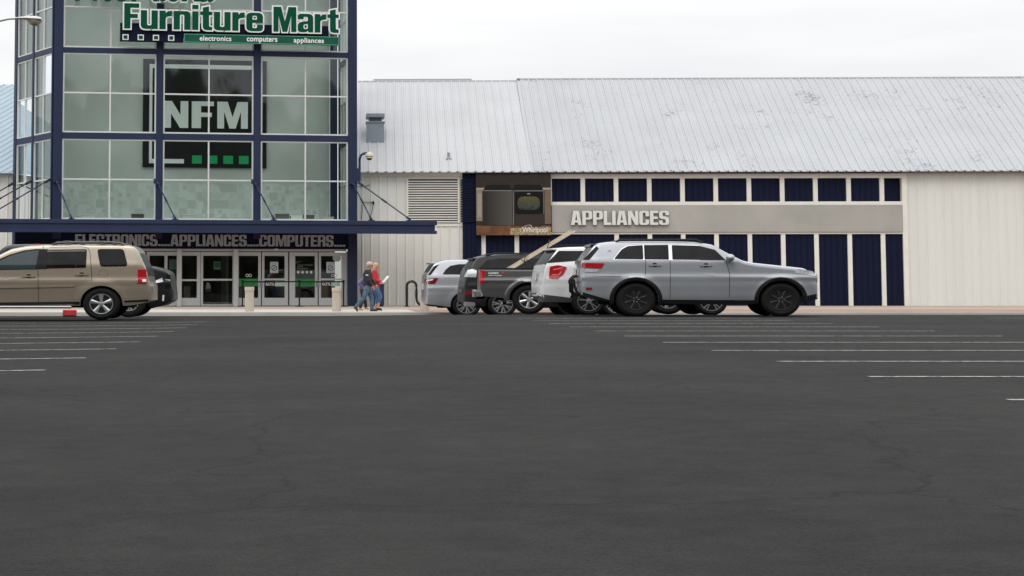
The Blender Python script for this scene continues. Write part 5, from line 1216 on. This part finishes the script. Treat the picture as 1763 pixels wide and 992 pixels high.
    for s_,dy in (('n',-.17*sc),('f',.17*sc)):
        an=Vector(legs[s_][2]); to=Vector(K('to'+s_,dy*.6)); dv=(to-an); dv.y=0
        heel=an+Vector((-.03*f,0,-.03)); mid=an.lerp(to,.5)+Vector((0,0,-.0))
        skinmesh('shoe',cl['shoe'],[[(heel.x,heel.y,heel.z,.045*sc),(mid.x,mid.y,mid.z,.045*sc),(to.x,to.y,to.z,.035*sc)]],e)
    for fn in extra: fn(e,K,hd,sc,f)
    return e,K
def hair(m,back=.0,long_=0):
    def fn(e,K,hd,sc,f):
        ex=[((hd[0]-f*.022*sc,0,hd[2]+.030*sc),1,(.104*sc,.090*sc,.112*sc)),((hd[0]-f*.050*sc,0,hd[2]-.03*sc-long_*.1),1,(.070*sc,.085*sc,(.07+long_*.25)*sc))]
        skinmesh('hair',m,[],e,.009,ex)
    return fn
def cap(m):
    def fn(e,K,hd,sc,f):
        bm=bmesh.new(); n=18
        lathe(bm,[(.108*sc,.03*sc),(.108*sc,.075*sc),(.085*sc,.115*sc),(.04*sc,.138*sc),(0,.142*sc)],n,c=(hd[0]-f*.005,0,hd[2]))
        vs=[bm.verts.new((hd[0]+f*a,b,hd[2]+.032*sc-cc)) for a,b,cc in ((.08,-.075,0),(.15,-.06,.012),(.185,0,.018),(.15,.06,.012),(.08,.075,0))]; bm.faces.new(vs)
        vb=[bm.verts.new(v.co+Vector((0,0,.010))) for v in vs]; bm.faces.new(vb[::-1])
        for k in range(5): bm.faces.new((vs[k],vb[k],vb[(k+1)%5],vs[(k+1)%5]))
        fin('cap',bm,m,e,True)
    return fn
JEAN=mat('denim',(.060,.105,.165),.8,var=.35,scale=7); JEA2=mat('denim_blue',(.055,.115,.21),.8,var=.3,scale=7)
DJK=mat('dark_jacket',(.012,.016,.024),.7,var=.3); RDT=mat('red_top',(.42,.012,.022),.7,var=.15); PUR=mat('purple_fleece',(.14,.11,.24),.85,var=.15); BTR=mat('black_trousers',(.012,.012,.014),.8)
SHB=mat('brown_shoe',(.04,.025,.02),.6)
def badge(e,K,hd,sc,f):
    p=K('sh',-.265); bm=bmesh.new(); box(bm,p[0]-.045,p[0]+.045,p[1]-.004,p[1]+.02,p[2]-.135,p[2]-.105); fin('sleeve_logo',bm,WHITE,e)
person('walking man in dark jacket, jeans and pink cap, nearest of the three walkers',59.3,
  dict(pelvis=(632.5,494.5),chest=(632.8,473.5),neck=(634.5,464),head=(636.5,457.6),sh=(631.5,467.8),eln=(634,482.5),han=(640.5,492.3),elf=(640,481),haf=(647,490.5),
       knn=(626.5,513),ann=(612.5,528.5),ton=(615,535),knf=(640,513),anf=(640.5,532.5),tof=(648.5,535.3)),
  dict(top=DJK,topname='jacket',bot=JEAN,shoe=SHB),[hair(mat('hair_grey',(.30,.27,.24),.8)),cap(mat('cap_pink',(.52,.36,.32),.7)),badge])
def papers(e,K,hd,sc,f):
    a=Vector(K('haf',-.02)); bm=bmesh.new()
    for i,(dx,dz,ry) in enumerate(((.0,.0,0),(.02,.03,.12))):
        c0=a+Vector((.02+dx,-.03,-.02+dz)); q_=Vector((math.cos(.75+ry),0,math.sin(.75+ry))); n_=Vector((-.25,.95,.18)).normalized()
        v=[bm.verts.new(c0+q_*s1*.15+n_*s2*.11+Vector((.10,0,.06))) for s1,s2 in ((-1,-1),(1,-1),(1,1),(-1,1))]; bm.faces.new(v)
    return fin('papers',bm,WHITE,None,solid=.004)
e,K=person('walking woman in red top and cropped jeans looking at papers in her hands',60.3,
  dict(pelvis=(647,496),chest=(644.5,475),neck=(645.5,465),head=(647.6,458.6),sh=(644,468.5),eln=(646,482),han=(654.5,485.5),elf=(647.5,483),haf=(656.5,484.5),
       knn=(654.5,510),ann=(650.5,530),ton=(656.5,533.6),knf=(651,512),anf=(646,531.5),tof=(652.5,533.3)),
  dict(top=RDT,topname='jumper',bot=JEA2,shoe=mat('black_sandal',(.015,.014,.014),.6),leg=.48,s=.95),[hair(mat('hair_blond',(.48,.34,.20),.8),long_=.25)])
o=papers(e,K,(0,0,0),1,1); o.location=e.location; tag(o,'white leaflet held up by the woman in the red top','paper')
person('person in purple fleece and black trousers, mostly hidden behind the man in the dark jacket',61.1,
  dict(pelvis=(624.5,499),chest=(625.5,485),neck=(628,477.5),head=(630.5,472),sh=(624.5,480.5),eln=(617.5,488),han=(624,495),elf=(619.5,489),haf=(626,496),
       knn=(625,515),ann=(619.5,531),ton=(624,533.4),knf=(628,515),anf=(630.5,530),tof=(634.5,532.6)),
  dict(top=PUR,topname='fleece',bot=BTR,shoe=mat('pink_sandal',(.45,.22,.16),.6),leg=.85,s=.85),[hair(mat('hair_brown',(.10,.06,.04),.8),long_=.2)])
# ================================================================== woods behind the viewpoint, mirrored in the tower glass
bm=bmesh.new(); rnd=random.Random(3)
for i in range(68):
    cx_=-70+i*2.7+rnd.uniform(-1.2,1.2); cy=-30+rnd.uniform(-6,6); hh=rnd.uniform(20,24.5)
    r0=bmesh.ops.create_icosphere(bm,subdivisions=4,radius=1)
    for v in r0['verts']:
        q=.97+.16*noise.noise(v.co*1.6+Vector((i*3.1,0,0)))+.14*noise.noise(v.co*5+Vector((i,7,0)))+.12*noise.noise(v.co*13); v.co=Vector((cx_+v.co.x*3.9*q,cy+v.co.y*3*q,hh*.48+v.co.z*hh*.50*q))
    for k in range(420):
        a=rnd.uniform(0,6.28); rr=rnd.random()**.5*3.6; z=hh*rnd.uniform(.35,1.03); rr*=math.sqrt(max(.12,1-((z-hh*.45)/(hh*.56))**2))
        c0=Vector((cx_+rr*math.cos(a),cy+rr*math.sin(a),z)); s_=rnd.uniform(.10,.24)
        n_=Vector((rnd.gauss(0,1),rnd.gauss(0,1),rnd.gauss(0,1))).normalized(); u_=n_.orthogonal().normalized()*s_; v_=n_.cross(u_)
        bm.faces.new([bm.verts.new(c0+p) for p in (u_,v_*.8,-u_,-v_*.8)])
tag(fin('far_wood',bm,mat('foliage',(.055,.075,.035),.9,var=.5,scale=.8)),kind='stuff')
